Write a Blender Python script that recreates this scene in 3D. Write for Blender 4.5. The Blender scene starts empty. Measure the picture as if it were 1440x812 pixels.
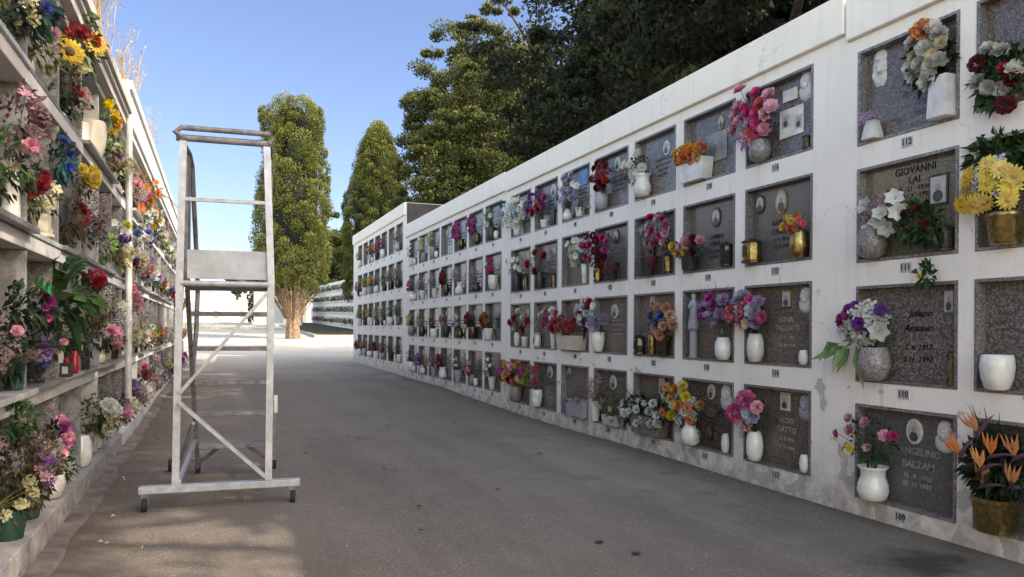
import bpy, math, random
import numpy as np
from mathutils import Vector, Matrix
R = math.radians
random.seed(7); RNG = np.random.default_rng(11)
sc = bpy.context.scene; COL = sc.collection

# ------------------------------------------------------------------ camera
F, YAW, CY, ROLL, PIT, H = 1050.0, R(21.61), 465.5, R(.344), R(-.2), 1.35
cam = bpy.data.cameras.new('camera'); camo = bpy.data.objects.new('camera', cam); COL.objects.link(camo)
cam.sensor_width = 36; cam.lens = F*36/1440; cam.shift_y = (CY-406)/1440; cam.clip_end = 3000; cam.clip_start = .05
M = Matrix.Rotation(-YAW, 4, 'Z') @ Matrix.Rotation(math.pi/2+PIT, 4, 'X') @ Matrix.Rotation(ROLL, 4, 'Z')
camo.matrix_world = Matrix.Translation((0, 0, H)) @ M
sc.camera = camo

def ray(x, y):
    ur = (x-720)/F; vr = (CY-y)/F
    u = ur*math.cos(ROLL)-vr*math.sin(ROLL); v = ur*math.sin(ROLL)+vr*math.cos(ROLL)
    yy = math.cos(PIT)-v*math.sin(PIT); z = math.sin(PIT)+v*math.cos(PIT)
    return Vector((u*math.cos(YAW)+yy*math.sin(YAW), -u*math.sin(YAW)+yy*math.cos(YAW), z))
def at(x, y, X):
    r = ray(x, y); return Vector((0, 0, H)) + r*(X/r.x)
def atd(x, y, d):                      # point at depth d along the view axis
    return Vector((0, 0, H)) + ray(x, y)*d
def mpp(P): return (P.x*math.sin(YAW)+P.y*math.cos(YAW))/F

# ------------------------------------------------------------------ materials
MATS = {}
def nm(name):
    m = bpy.data.materials.new(name); m.use_nodes = True
    nt = m.node_tree; b = nt.nodes['Principled BSDF']; MATS[name] = m
    return m, nt, b
def N(nt, t, **k):
    n = nt.nodes.new(t)
    for a, v in k.items():
        if a in n.inputs: n.inputs[a].default_value = v
        else: setattr(n, a, v)
    return n
def ramp(nt, stops, fac=None, interp='LINEAR'):
    n = nt.nodes.new('ShaderNodeValToRGB'); n.color_ramp.interpolation = interp
    e = n.color_ramp.elements
    while len(e) < len(stops): e.new(.5)
    for i, (p, c) in enumerate(stops):
        e[i].position = p; e[i].color = (c[0], c[1], c[2], 1) if hasattr(c, '__len__') else (c, c, c, 1)
    if fac is not None: nt.links.new(fac, n.inputs[0])
    return n
def geo(nt): return N(nt, 'ShaderNodeNewGeometry').outputs['Position']
def noise(nt, vec, scale, detail=4, rough=.6, dim='3D'):
    n = N(nt, 'ShaderNodeTexNoise'); n.inputs['Scale'].default_value = scale; n.inputs['Detail'].default_value = detail; n.inputs['Roughness'].default_value = rough
    if vec is not None: nt.links.new(vec, n.inputs['Vector'])
    return n.outputs[0]
def math_(nt, op, a, b=None, clamp=False):
    n = nt.nodes.new('ShaderNodeMath'); n.operation = op; n.use_clamp = clamp
    for i, v in enumerate((a, b)):
        if v is None: continue
        if isinstance(v, (int, float)): n.inputs[i].default_value = v
        else: nt.links.new(v, n.inputs[i])
    return n.outputs[0]
def mix(nt, fac, a, b):
    n = nt.nodes.new('ShaderNodeMix'); n.data_type = 'RGBA'
    for s, v in ((n.inputs[0], fac), (n.inputs[6], a), (n.inputs[7], b)):
        if isinstance(v, (int, float)): s.default_value = v
        elif isinstance(v, (tuple, list)): s.default_value = (*v[:3], 1)
        else: nt.links.new(v, s)
    return n.outputs[2]
def bump(nt, b, h, strength=.3, dist=.01):
    n = N(nt, 'ShaderNodeBump'); n.inputs['Strength'].default_value = strength; n.inputs['Distance'].default_value = dist
    nt.links.new(h, n.inputs['Height']); nt.links.new(n.outputs[0], b.inputs['Normal'])
def sep(nt, v):
    n = N(nt, 'ShaderNodeSeparateXYZ'); nt.links.new(v, n.inputs[0]); return n.outputs

def simple(name, col, rough=.6, metal=0, var=.12, scale=18, spec=.5, bmp=0, obj_var=0):
    m, nt, b = nm(name); p = geo(nt)
    n = noise(nt, p, scale, 4)
    lo = tuple(c*(1-var*1.6) for c in col); hi = tuple(min(1, c*(1+var)) for c in col)
    r = ramp(nt, [(.3, lo), (.7, hi)], n).outputs[0]
    if obj_var:
        oi = N(nt, 'ShaderNodeObjectInfo'); hv = N(nt, 'ShaderNodeHueSaturation'); nt.links.new(r, hv.inputs['Color'])
        mr = N(nt, 'ShaderNodeMapRange'); nt.links.new(oi.outputs['Random'], mr.inputs[0]); mr.inputs[3].default_value = 1-obj_var; mr.inputs[4].default_value = 1+obj_var
        nt.links.new(mr.outputs[0], hv.inputs['Value']); r = hv.outputs[0]
    nt.links.new(r, b.inputs['Base Color'])
    b.inputs['Roughness'].default_value = rough; b.inputs['Metallic'].default_value = metal
    b.inputs['Specular IOR Level'].default_value = spec
    if bmp: bump(nt, b, n, bmp, .005)
    return m

# painted plaster with grime towards the foot, flaking patches and streaks
def plaster(name, base=(.80, .79, .78), grime=1.0, patchz=.5):
    m, nt, b = nm(name); p = geo(nt); s = sep(nt, p)
    n1 = noise(nt, p, 1.3, 6, .62); n2 = noise(nt, p, 9, 5, .6); n3 = noise(nt, p, 60, 3, .6)
    c = mix(nt, math_(nt, 'MULTIPLY', ramp(nt, [(.35, 0), (.75, 1)], n1).outputs[0], .5), base, tuple(x*.86 for x in base))
    mp = N(nt, 'ShaderNodeMapping'); mp.inputs['Scale'].default_value = (6, 7, .5); nt.links.new(p, mp.inputs[0])
    st = noise(nt, mp.outputs[0], 1.6, 5, .6)
    c = mix(nt, math_(nt, 'MULTIPLY', ramp(nt, [(.52, 0), (.72, 1)], st).outputs[0], .22*grime), c, (.45, .42, .38))
    # low grime
    gz = math_(nt, 'SUBTRACT', 1.0, math_(nt, 'DIVIDE', s[2], .5), True)
    g = math_(nt, 'MULTIPLY', gz, math_(nt, 'ADD', math_(nt, 'MULTIPLY', n2, 2.2), -.45), True)
    c = mix(nt, math_(nt, 'MULTIPLY', g, .85*grime, True), c, (.20, .17, .14))
    # flaked paint low down
    fz = math_(nt, 'SUBTRACT', 1.0, math_(nt, 'DIVIDE', s[2], 1.0), True)
    fl = ramp(nt, [(.635, 0), (.65, 1)], math_(nt, 'ADD', noise(nt, p, 5.2, 5, .55), math_(nt, 'MULTIPLY', fz, .09))).outputs[0]
    fl = math_(nt, 'MULTIPLY', fl, math_(nt, 'GREATER_THAN', fz, .03))
    c = mix(nt, math_(nt, 'MULTIPLY', fl, .75*grime), c, (.36, .33, .31))
    wp = N(nt, 'ShaderNodeVectorMath'); wp.operation = 'ADD'; nt.links.new(p, wp.inputs[0]); wn = N(nt, 'ShaderNodeTexNoise'); wn.inputs['Scale'].default_value = 2.2; wn.inputs['Detail'].default_value = 6; nt.links.new(p, wn.inputs['Vector']); nt.links.new(wn.outputs['Color'], wp.inputs[1])
    vo = N(nt, 'ShaderNodeTexVoronoi'); vo.feature = 'DISTANCE_TO_EDGE'; vo.inputs['Scale'].default_value = .8; nt.links.new(wp.outputs[0], vo.inputs['Vector'])
    ck = math_(nt, 'MULTIPLY', ramp(nt, [(0, 1), (.0045, 0)], vo.outputs['Distance']).outputs[0], ramp(nt, [(.5, 0), (.6, 1)], noise(nt, p, .8, 3)).outputs[0])
    c = mix(nt, math_(nt, 'MULTIPLY', ck, .55*min(1, grime)), c, (.25, .22, .2))
    mp2 = N(nt, 'ShaderNodeMapping'); mp2.inputs['Scale'].default_value = (9, 11, .7); mp2.inputs['Location'].default_value = (3, 1, 5); nt.links.new(p, mp2.inputs[0])
    rs = ramp(nt, [(.66, 0), (.78, 1)], noise(nt, mp2.outputs[0], 1.2, 3, .5)).outputs[0]
    c = mix(nt, math_(nt, 'MULTIPLY', rs, .35*grime), c, (.42, .27, .15))
    nt.links.new(c, b.inputs['Base Color']); b.inputs['Roughness'].default_value = .85; b.inputs['Specular IOR Level'].default_value = .25
    hh = math_(nt, 'ADD', math_(nt, 'MULTIPLY', n2, 1.0), math_(nt, 'MULTIPLY', n3, .3)); hh = math_(nt, 'SUBTRACT', hh, math_(nt, 'MULTIPLY', fl, .8))
    bump(nt, b, hh, .35, .012)
    return m
def granite(name, cols, scale=85, rough=.18, spec=.5):
    m, nt, b = nm(name); p = geo(nt)
    v = N(nt, 'ShaderNodeTexVoronoi'); v.inputs['Scale'].default_value = scale; nt.links.new(p, v.inputs['Vector'])
    s = sep(nt, v.outputs['Color'])
    r = ramp(nt, [(0, cols[0]), (.38, cols[0]), (.5, cols[1]), (.75, cols[2]), (1, cols[3])], s[0])
    n = noise(nt, p, 30, 4, .7)
    c = mix(nt, math_(nt, 'ADD', math_(nt, 'MULTIPLY', ramp(nt, [(.4, 0), (.65, 1)], n).outputs[0], .45), .25), r.outputs[0], cols[1])
    oi = N(nt, 'ShaderNodeObjectInfo'); hv = N(nt, 'ShaderNodeHueSaturation'); nt.links.new(c, hv.inputs['Color'])
    mr = N(nt, 'ShaderNodeMapRange'); nt.links.new(oi.outputs['Random'], mr.inputs[0]); mr.inputs[3].default_value = .8; mr.inputs[4].default_value = 1.2
    nt.links.new(mr.outputs[0], hv.inputs['Value'])
    nt.links.new(hv.outputs[0], b.inputs['Base Color'])
    b.inputs['Roughness'].default_value = rough; b.inputs['Specular IOR Level'].default_value = spec
    return m
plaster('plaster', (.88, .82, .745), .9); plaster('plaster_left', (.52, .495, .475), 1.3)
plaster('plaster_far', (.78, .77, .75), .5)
granite('granite', [(.055, .045, .040), (.115, .097, .088), (.18, .153, .14), (.32, .285, .265)])
granite('granite_frame', [(.08, .072, .07), (.16, .145, .14), (.27, .25, .24), (.45, .42, .41)], 110, .35)
granite('granite_brown', [(.058, .044, .035), (.12, .096, .078), (.185, .15, .125), (.30, .26, .22)], 100, .14)
granite('granite_fine', [(.055, .05, .05), (.10, .092, .09), (.14, .13, .125), (.22, .21, .2)], 170, .22)
granite('granite_reflect', [(.10, .085, .06), (.17, .145, .10), (.24, .21, .15), (.34, .30, .22)], 110, .15)  # slab toned pale: reflection of the sunlit left wall put into the colour
granite('granite_dark', [(.008, .008, .009), (.02, .02, .022), (.05, .05, .055), (.14, .14, .15)], 90, .12)
granite('granite_pot', [(.10, .09, .085), (.2, .18, .17), (.3, .27, .26), (.45, .42, .4)], 120, .3)
def marble(name, a, bcol, rough=.3):
    m, nt, b = nm(name); p = geo(nt)
    w = noise(nt, p, 3, 8, .7); r = ramp(nt, [(.42, a), (.5, bcol), (.58, a)], w)
    nt.links.new(r.outputs[0], b.inputs['Base Color']); b.inputs['Roughness'].default_value = rough
    return m
marble('marble', (.52, .50, .48), (.36, .35, .34)); marble('marble_grey', (.27, .26, .25), (.13, .125, .125), .4)
simple('ceramic', (.70, .67, .62), .2, 0, .14, 9, .6, obj_var=.12); simple('ceramic_cream', (.60, .54, .42), .25, 0, .15, 8, .6, obj_var=.12)
simple('relief_white', (.60, .59, .57), .5, 0, .15, 40)
simple('ceramic_mauve', (.36, .34, .38), .3, 0, .25, 60, .5)
simple('brass', (.42, .31, .12), .36, 1, .35, 25); simple('bronze', (.11, .085, .055), .35, .85, .3, 25)
simple('dark_pot', (.035, .035, .035), .4, 0, .3, 20); simple('teal_pot', (.03, .07, .075), .45, 0, .2, 20); simple('green_pot', (.015, .05, .035), .5, 0, .2, 20)
simple('grey_pot', (.38, .38, .40), .5, 0, .15, 12); simple('black', (.012, .012, .013), .5, 0, .2)
simple('rubber', (.02, .02, .02), .75, 0, .3, 40); simple('glass_dark', (.03, .03, .028), .08, 0, .2)
simple('red_glass', (.35, .02, .03), .15, 0, .2); simple('photo_paper', (.44, .43, .41), .3, 0, .08)
simple('photo_dark', (.07, .065, .07), .35, 0, .3, 60); simple('skin_photo', (.36, .27, .22), .4, 0, .1, 60)
simple('tag_metal', (.50, .49, .49), .45, .2, .2, 60); simple('tag_ink', (.03, .03, .035), .6)
simple('letter_dark', (.018, .015, .014), .35, .6, .2); simple('letter_light', (.42, .40, .38), .4, .5, .2); simple('letter_faint', (.12, .11, .12), .4, .3, .2)
simple('aluminium', (.47, .465, .49), .45, .3, .16, 14, bmp=.05); simple('aluminium_dull', (.25, .23, .225), .5, .35, .3, 16)
simple('panel', (.45, .445, .47), .5, .25, .14, 7)
simple('bark', (.07, .055, .045), .9, 0, .45, 14, .2, .5); simple('bark_light', (.25, .175, .115), .9, 0, .4, 9, .2, .6)
simple('dry', (.42, .30, .15), .9, 0, .35, 14); simple('stem', (.07, .11, .03), .7, 0, .3, 30)
simple('concrete', (.21, .172, .145), .9, 0, .3, 5, .2, .3); simple('kerb_stone', (.42, .39, .34), .9, 0, .2, 5, .2, .3)
simple('white_far', (.75, .73, .69), .8, 0, .1, 1.5); simple('roof_dark', (.06, .055, .06), .9, 0, .25, 2)
simple('soil', (.10, .085, .05), .95, 0, .4, 3, .1, .4)
simple('blue_plate', (.10, .22, .42), .25, 0, .3, 20); simple('ribbon', (.02, .25, .05), .5, 0, .2)

def leafmat(name, lo, hi, trans=.25, rough=.6):
    m, nt, b = nm(name)
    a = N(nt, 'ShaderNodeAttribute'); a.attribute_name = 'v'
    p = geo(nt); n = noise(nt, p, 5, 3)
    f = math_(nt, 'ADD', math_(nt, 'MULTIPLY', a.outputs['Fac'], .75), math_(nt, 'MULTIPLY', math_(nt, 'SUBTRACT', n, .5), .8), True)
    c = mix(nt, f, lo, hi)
    oi = N(nt, 'ShaderNodeObjectInfo'); hv = N(nt, 'ShaderNodeHueSaturation'); nt.links.new(c, hv.inputs['Color'])
    for o_, (u0, u1), sk in ((oi.outputs['Random'], (.72, 1.15), 'Value'), (math_(nt, 'FRACT', math_(nt, 'MULTIPLY', oi.outputs['Random'], 7.31)), (.488, .512), 'Hue'), (math_(nt, 'FRACT', math_(nt, 'MULTIPLY', oi.outputs['Random'], 3.7)), (.80, 1.04), 'Saturation')):
        mr = N(nt, 'ShaderNodeMapRange'); nt.links.new(o_, mr.inputs[0]); mr.inputs[3].default_value = u0; mr.inputs[4].default_value = u1; nt.links.new(mr.outputs[0], hv.inputs[sk])
    if 'petal' in name: c = hv.outputs[0]
    nt.links.new(c, b.inputs['Base Color']); b.inputs['Roughness'].default_value = rough; b.inputs['Specular IOR Level'].default_value = .3
    t = N(nt, 'ShaderNodeBsdfTranslucent'); nt.links.new(c, t.inputs[0])
    ms = N(nt, 'ShaderNodeMixShader'); ms.inputs[0].default_value = trans
    nt.links.new(b.outputs[0], ms.inputs[1]); nt.links.new(t.outputs[0], ms.inputs[2])
    nt.links.new(ms.outputs[0], nt.nodes['Material Output'].inputs[0])
    return m
leafmat('leaf', (.012, .03, .010), (.06, .13, .03)); leafmat('leaf_dark', (.006, .012, .007), (.03, .055, .02)); leafmat('leaf_pale', (.10, .17, .06), (.32, .42, .18))
leafmat('leaf_brown', (.025, .018, .010), (.12, .09, .035)); leafmat('leaf_blue', (.012, .035, .04), (.05, .12, .13)); leafmat('leaf_olive', (.04, .045, .012), (.18, .18, .05))
leafmat('leaf_mauve', (.07, .04, .045), (.28, .18, .19)); leafmat('leaf_orange', (.20, .08, .02), (.55, .25, .07)); leafmat('leaf_red', (.05, .01, .01), (.25, .03, .02)); leafmat('leaf_grey', (.10, .10, .09), (.30, .30, .27))
leafmat('cypress', (.022, .036, .008), (.33, .35, .08), .15, .8); leafmat('cypress_dark', (.016, .028, .008), (.085, .105, .025), .12, .8)
leafmat('treeleaf', (.008, .013, .006), (.05, .065, .02), .22, .7); leafmat('treeleaf_lit', (.02, .03, .01), (.24, .26, .07), .2, .7)  # the lit copy has sunlight put into its leaf colour
PET = {'white': ((.48, .47, .40), (.74, .73, .68)), 'cream': ((.5, .45, .25), (.75, .70, .45)), 'yellow': ((.50, .32, .01), (.86, .70, .03)), 'gold': ((.5, .2, .005), (.8, .42, .02)),
 'orange': ((.45, .10, .01), (.78, .26, .04)), 'peach': ((.45, .17, .10), (.72, .38, .24)), 'red': ((.20, .004, .008), (.55, .02, .03)), 'darkred': ((.06, .003, .008), (.22, .012, .03)),
 'pink': ((.55, .18, .28), (.86, .52, .60)), 'hotpink': ((.38, .015, .12), (.72, .07, .28)), 'magenta': ((.22, .01, .14), (.55, .04, .36)), 'purple': ((.10, .02, .18), (.30, .08, .42)),
 'lilac': ((.25, .14, .34), (.52, .36, .58)), 'lavender': ((.36, .33, .48), (.62, .60, .72)), 'blue': ((.03, .05, .28), (.10, .16, .55)), 'coral': ((.5, .05, .07), (.78, .20, .22)), 'paleblue': ((.35, .42, .55), (.6, .68, .78)),
 'green': ((.10, .2, .02), (.35, .5, .06)), 'teal': ((.01, .12, .12), (.04, .32, .30)), 'brown': ((.08, .04, .02), (.22, .13, .06)), 'dusty': ((.22, .13, .13), (.42, .30, .30))}
for k, (a, b_) in PET.items(): leafmat('petal_'+k, a, b_, .22, .55)

def asphalt():
    m, nt, b = nm('asphalt'); p = geo(nt); s = sep(nt, p)
    fine = N(nt, 'ShaderNodeTexVoronoi'); fine.inputs['Scale'].default_value = 110; nt.links.new(p, fine.inputs['Vector'])
    sp = sep(nt, fine.outputs['Color'])[0]
    agg = ramp(nt, [(0, (.145, .115, .09)), (.6, (.20, .162, .128)), (.92, (.255, .208, .168)), (1, (.37, .315, .27))], sp).outputs[0]
    big = noise(nt, p, .55, 6, .6); med = noise(nt, p, 3.2, 6, .65)
    c = mix(nt, math_(nt, 'MULTIPLY', ramp(nt, [(.35, 0), (.7, 1)], big).outputs[0], .55), agg, (.29, .24, .19))
    c = mix(nt, math_(nt, 'MULTIPLY', ramp(nt, [(.5, 0), (.75, 1)], med).outputs[0], .45), c, (.15, .122, .10))
    def blob(x, y, rx, ry, edge=.6):
        mp = N(nt, 'ShaderNodeMapping'); mp.vector_type = 'POINT'; nt.links.new(p, mp.inputs[0])
        mp.inputs['Location'].default_value = (-x/rx, -y/ry, 0); mp.inputs['Scale'].default_value = (1/rx, 1/ry, 0)
        l = N(nt, 'ShaderNodeVectorMath'); l.operation = 'LENGTH'; nt.links.new(mp.outputs[0], l.inputs[0])
        d = math_(nt, 'ADD', l.outputs['Value'], math_(nt, 'MULTIPLY', math_(nt, 'SUBTRACT', med, .5), 1.9))
        return ramp(nt, [(edge, 1), (1, 0)], d).outputs[0]
    c = mix(nt, math_(nt, 'MULTIPLY', blob(3.55, 6.6, .6, 2.8, .45), .6), c, (.30, .26, .215))       # worn repair along the wall
    mt = N(nt, 'ShaderNodeMapping'); mt.inputs['Scale'].default_value = (1.1, .12, 1); nt.links.new(p, mt.inputs[0])
    trk = noise(nt, mt.outputs[0], 1.6, 5, .6); c = mix(nt, math_(nt, 'MULTIPLY', ramp(nt, [(.45, 0), (.62, 1)], trk).outputs[0], .35), c, (.13, .105, .088))
    wp = N(nt, 'ShaderNodeVectorMath'); wp.operation = 'ADD'; nt.links.new(p, wp.inputs[0]); wn = N(nt, 'ShaderNodeTexNoise'); wn.inputs['Scale'].default_value = 1.5; wn.inputs['Detail'].default_value = 6; nt.links.new(p, wn.inputs['Vector']); nt.links.new(wn.outputs['Color'], wp.inputs[1])
    vo = N(nt, 'ShaderNodeTexVoronoi'); vo.feature = 'DISTANCE_TO_EDGE'; vo.inputs['Scale'].default_value = .42; nt.links.new(wp.outputs[0], vo.inputs['Vector'])
    ck = math_(nt, 'MULTIPLY', ramp(nt, [(0, 1), (.006, 0)], vo.outputs['Distance']).outputs[0], ramp(nt, [(.5, 0), (.58, 1)], noise(nt, p, .6, 3)).outputs[0])
    c = mix(nt, math_(nt, 'MULTIPLY', ck, .6), c, (.05, .042, .036))
    sp2 = N(nt, 'ShaderNodeTexVoronoi'); sp2.inputs['Scale'].default_value = 9; nt.links.new(p, sp2.inputs['Vector'])
    c = mix(nt, math_(nt, 'MULTIPLY', math_(nt, 'LESS_THAN', sp2.outputs['Distance'], .07), math_(nt, 'GREATER_THAN', sep(nt, sp2.outputs['Color'])[0], .72)), c, (.42, .38, .33))
    c = mix(nt, math_(nt, 'MULTIPLY', blob(3.85, 3.2, .55, .30, .35), .85), c, (.05, .04, .028))       # damp patch
    c = mix(nt, math_(nt, 'MULTIPLY', blob(1.5, 20, 3.0, 12, .2), .4), c, (.19, .17, .15))
    # dirt against the wall feet
    dr = math_(nt, 'SUBTRACT', 1, math_(nt, 'DIVIDE', math_(nt, 'SUBTRACT', 4.44, s[0]), .42), True)
    dl = math_(nt, 'SUBTRACT', 1, math_(nt, 'DIVIDE', math_(nt, 'SUBTRACT', s[0], -.95), .55), True)
    dd = math_(nt, 'MULTIPLY', math_(nt, 'ADD', dr, dl, True), math_(nt, 'MULTIPLY', med, 1.6), True)
    c = mix(nt, math_(nt, 'MULTIPLY', dd, .85), c, (.10, .078, .05))
    # far gravel ground, sun glare put into its pale colour
    fy = N(nt, 'ShaderNodeMapRange'); nt.links.new(math_(nt, 'ADD', s[1], math_(nt, 'MULTIPLY', big, 6)), fy.inputs[0]); fy.inputs[1].default_value = 20; fy.inputs[2].default_value = 36
    c = mix(nt, fy.outputs[0], c, (.62, .56, .46))
    fx = math_(nt, 'GREATER_THAN', s[0], 7.5)
    c = mix(nt, math_(nt, 'MULTIPLY', fx, .8), c, (.05, .045, .025))
    nt.links.new(c, b.inputs['Base Color']); b.inputs['Roughness'].default_value = .93; b.inputs['Specular IOR Level'].default_value = .2
    bump(nt, b, math_(nt, 'ADD', sp, math_(nt, 'MULTIPLY', med, 1.5)), .5, .006)
asphalt()

# ------------------------------------------------------------------ mesh builder
class MB:
    def __init__(s): s.v = []; s.f = []; s.m = []; s.c = []
    def add(s, vs, fs, m=0, c=.5):
        o = len(s.v); s.v += [tuple(v) for v in vs]; s.f += [tuple(i+o for i in f) for f in fs]; s.m += [m]*len(fs)
        s.c += ([c]*len(fs) if not hasattr(c, '__len__') else list(c)); return s
    def box(s, x0, y0, z0, x1, y1, z1, m=0, mat=None):
        vs = [(x, y, z) for x in (x0, x1) for y in (y0, y1) for z in (z0, z1)]
        if mat is not None: vs = [mat @ Vector(v) for v in vs]
        return s.add(vs, [(0, 1, 3, 2), (4, 6, 7, 5), (0, 4, 5, 1), (2, 3, 7, 6), (0, 2, 6, 4), (1, 5, 7, 3)], m)
    def bar(s, a, b, w, h=None, m=0):                       # square-section bar
        a = Vector(a); b = Vector(b); h = h or w; d = (b-a); L = d.length
        if L < 1e-6: return s
        z = d/L; up = Vector((0, 0, 1)) if abs(z.z) < .95 else Vector((0, 1, 0))
        x = z.cross(up).normalized(); y = x.cross(z)
        vs = []
        for p in (a, b):
            for i, j in ((-1, -1), (1, -1), (1, 1), (-1, 1)): vs.append(p + x*(w/2*i) + y*(h/2*j))
        return s.add(vs, [(0, 3, 2, 1), (4, 5, 6, 7), (0, 1, 5, 4), (1, 2, 6, 5), (2, 3, 7, 6), (3, 0, 4, 7)], m)
    def tube(s, pts, rs, n=8, m=0, c=.5, cap=True):
        pts = [Vector(p) for p in pts]
        if not hasattr(rs, '__len__'): rs = [rs]*len(pts)
        vs = []; prev = None
        for i, p in enumerate(pts):
            d = (pts[min(i+1, len(pts)-1)]-pts[max(i-1, 0)]).normalized()
            up = prev if prev is not None else (Vector((0, 0, 1)) if abs(d.z) < .9 else Vector((1, 0, 0)))
            x = d.cross(up); x = x.normalized() if x.length > 1e-5 else Vector((1, 0, 0)); y = x.cross(d); prev = y
            for k in range(n):
                a = 2*math.pi*k/n; vs.append(p + (x*math.cos(a)+y*math.sin(a))*rs[i])
        fs = []
        for i in range(len(pts)-1):
            for k in range(n): fs.append((i*n+k, i*n+(k+1) % n, (i+1)*n+(k+1) % n, (i+1)*n+k))
        if cap: fs.append(tuple(range(n-1, -1, -1))); fs.append(tuple((len(pts)-1)*n+k for k in range(n)))
        return s.add(vs, fs, m, c)
    def lathe(s, prof, n=20, cx=0, cy=0, cz=0, sx=1, sy=1, m=0, flute=0, square=0):
        vs = []
        for r, z in prof:
            for k in range(n):
                a = 2*math.pi*k/n; rr = r
                if flute: rr *= 1+.045*math.cos(a*flute)
                if square: rr *= 1/max(abs(math.cos(a)), abs(math.sin(a)))**square
                vs.append((cx+rr*math.cos(a)*sx, cy+rr*math.sin(a)*sy, cz+z))
        fs = [(i*n+k, i*n+(k+1) % n, (i+1)*n+(k+1) % n, (i+1)*n+k) for i in range(len(prof)-1) for k in range(n)]
        fs.append(tuple(range(n-1, -1, -1)))
        return s.add(vs, fs, m)
    def mesh(s, name, mats, smooth=False, col=False):
        me = bpy.data.meshes.new(name); me.from_pydata(s.v, [], s.f)
        for m in mats: me.materials.append(MATS[m])
        if len(mats) > 1: me.polygons.foreach_set('material_index', s.m)
        if smooth: me.polygons.foreach_set('use_smooth', [True]*len(s.f))
        if col:
            at_ = me.attributes.new('v', 'FLOAT', 'FACE'); at_.data.foreach_set('value', s.c)
        me.update(); return me
    def obj(s, name, mats, parent=None, smooth=False, col=False, loc=None, bevel=0):
        if isinstance(mats, str): mats = [mats]
        o = bpy.data.objects.new(name, s.mesh(name, mats, smooth, col)); COL.objects.link(o)
        if parent is not None: o.parent = parent
        if loc is not None: o.location = loc
        if bevel:
            b = o.modifiers.new('bevel', 'BEVEL'); b.width = bevel; b.segments = 2; b.limit_method = 'ANGLE'; b.angle_limit = R(40)
        return o
def tag(o, label, cat, group=None):
    o['label'] = label; o['category'] = cat
    if group: o['group'] = group
    return o
def thing(name, label, cat, loc=(0, 0, 0), group=None, rz=0):
    o = bpy.data.objects.new(name, None); COL.objects.link(o); o.location = loc; o.rotation_euler = (0, 0, rz); o.empty_display_size = .1
    return tag(o, label, cat, group)
def inst(name, me, parent=None, M_=None, loc=None):
    o = bpy.data.objects.new(name, me); COL.objects.link(o)
    if parent is not None: o.parent = parent
    if M_ is not None: o.matrix_basis = M_
    elif loc is not None: o.location = loc
    return o
def struct(o): o['kind'] = 'structure'; return o

# ------------------------------------------------------------------ world + sun
EL = R(38); AZ = (.80, -.60)
w = bpy.data.worlds.new('World'); sc.world = w; w.use_nodes = True; nt = w.node_tree
sky = nt.nodes.new('ShaderNodeTexSky'); sky.sky_type = 'NISHITA'; sky.sun_disc = False; sky.sun_elevation = EL; sky.sun_rotation = math.atan2(AZ[0], AZ[1])
sky.air_density = 1.0; sky.dust_density = .9; sky.ozone_density = 2.2; sky.altitude = 30
tc = nt.nodes.new('ShaderNodeTexCoord'); dt = nt.nodes.new('ShaderNodeVectorMath'); dt.operation = 'DOT_PRODUCT'; nt.links.new(tc.outputs['Generated'], dt.inputs[0]); dt.inputs[1].default_value = (-.25, .94, .12)
# sky dimmed ahead, boosted and warmed behind the camera as added fill
sky_tint = ramp(nt, [(.35, (2.75, 2.15, 1.50)), (.62, (1.2, 1.0, .85)), (.82, (.555, .515, .575))], math_(nt, 'ADD', math_(nt, 'MULTIPLY', dt.outputs['Value'], .5), .5))
sky_tint.color_ramp.interpolation = 'EASE'
ml = nt.nodes.new('ShaderNodeMix'); ml.data_type = 'RGBA'; ml.blend_type = 'MULTIPLY'; ml.inputs[0].default_value = 1; nt.links.new(sky.outputs[0], ml.inputs[6]); nt.links.new(sky_tint.outputs[0], ml.inputs[7])
bg = nt.nodes['Background']; nt.links.new(ml.outputs[2], bg.inputs[0]); bg.inputs[1].default_value = .43
sd = bpy.data.lights.new('sun', 'SUN'); sd.energy = 5.0; sd.angle = R(.53); sd.color = (1, .92, .80)
so = bpy.data.objects.new('sun', sd); COL.objects.link(so)
so.rotation_euler = Vector((AZ[0]*math.cos(EL), AZ[1]*math.cos(EL), math.sin(EL))).to_track_quat('Z', 'Y').to_euler(); so.location = (20, -10, 30)
sc.view_settings.view_transform = 'Standard'; sc.view_settings.look = 'None'; sc.view_settings.exposure = 0

# ------------------------------------------------------------------ ground
GP = [(-60, -.25), (0, -.03), (4, -.02), (6, 0), (11, 0.01), (15, .11), (26, .17), (31, .32), (45, .78), (52, 1.02), (78, 1.62), (120, 2.3), (400, 3)]
def gz(y):
    for (a, za), (b, zb) in zip(GP, GP[1:]):
        if y <= b: return za+(zb-za)*(y-a)/(b-a)
    return 3.0
xs = [-700, -300, -100, -40, -15, -6, -3, -1.5] + [x*.5-1 for x in range(0, 14)] + [7, 9, 12, 16, 30, 60, 150, 400, 900]
ys = [-60, -20, -5] + [y*.5 for y in range(0, 80)] + [y*2+40 for y in range(0, 30)] + [110, 130, 160, 200, 300, 500, 900, 1500]
mb = MB(); nx = len(xs)
mb.add([(x, y, gz(y)+(.012*math.sin(x*1.9+y*.7)*math.sin(y*.9-x) if -1 < x < 5 else 0)) for y in ys for x in xs],
       [(j*nx+i, j*nx+i+1, (j+1)*nx+i+1, (j+1)*nx+i) for j in range(len(ys)-1) for i in range(nx-1)])
struct(mb.obj('ground', 'asphalt', smooth=True))
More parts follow.
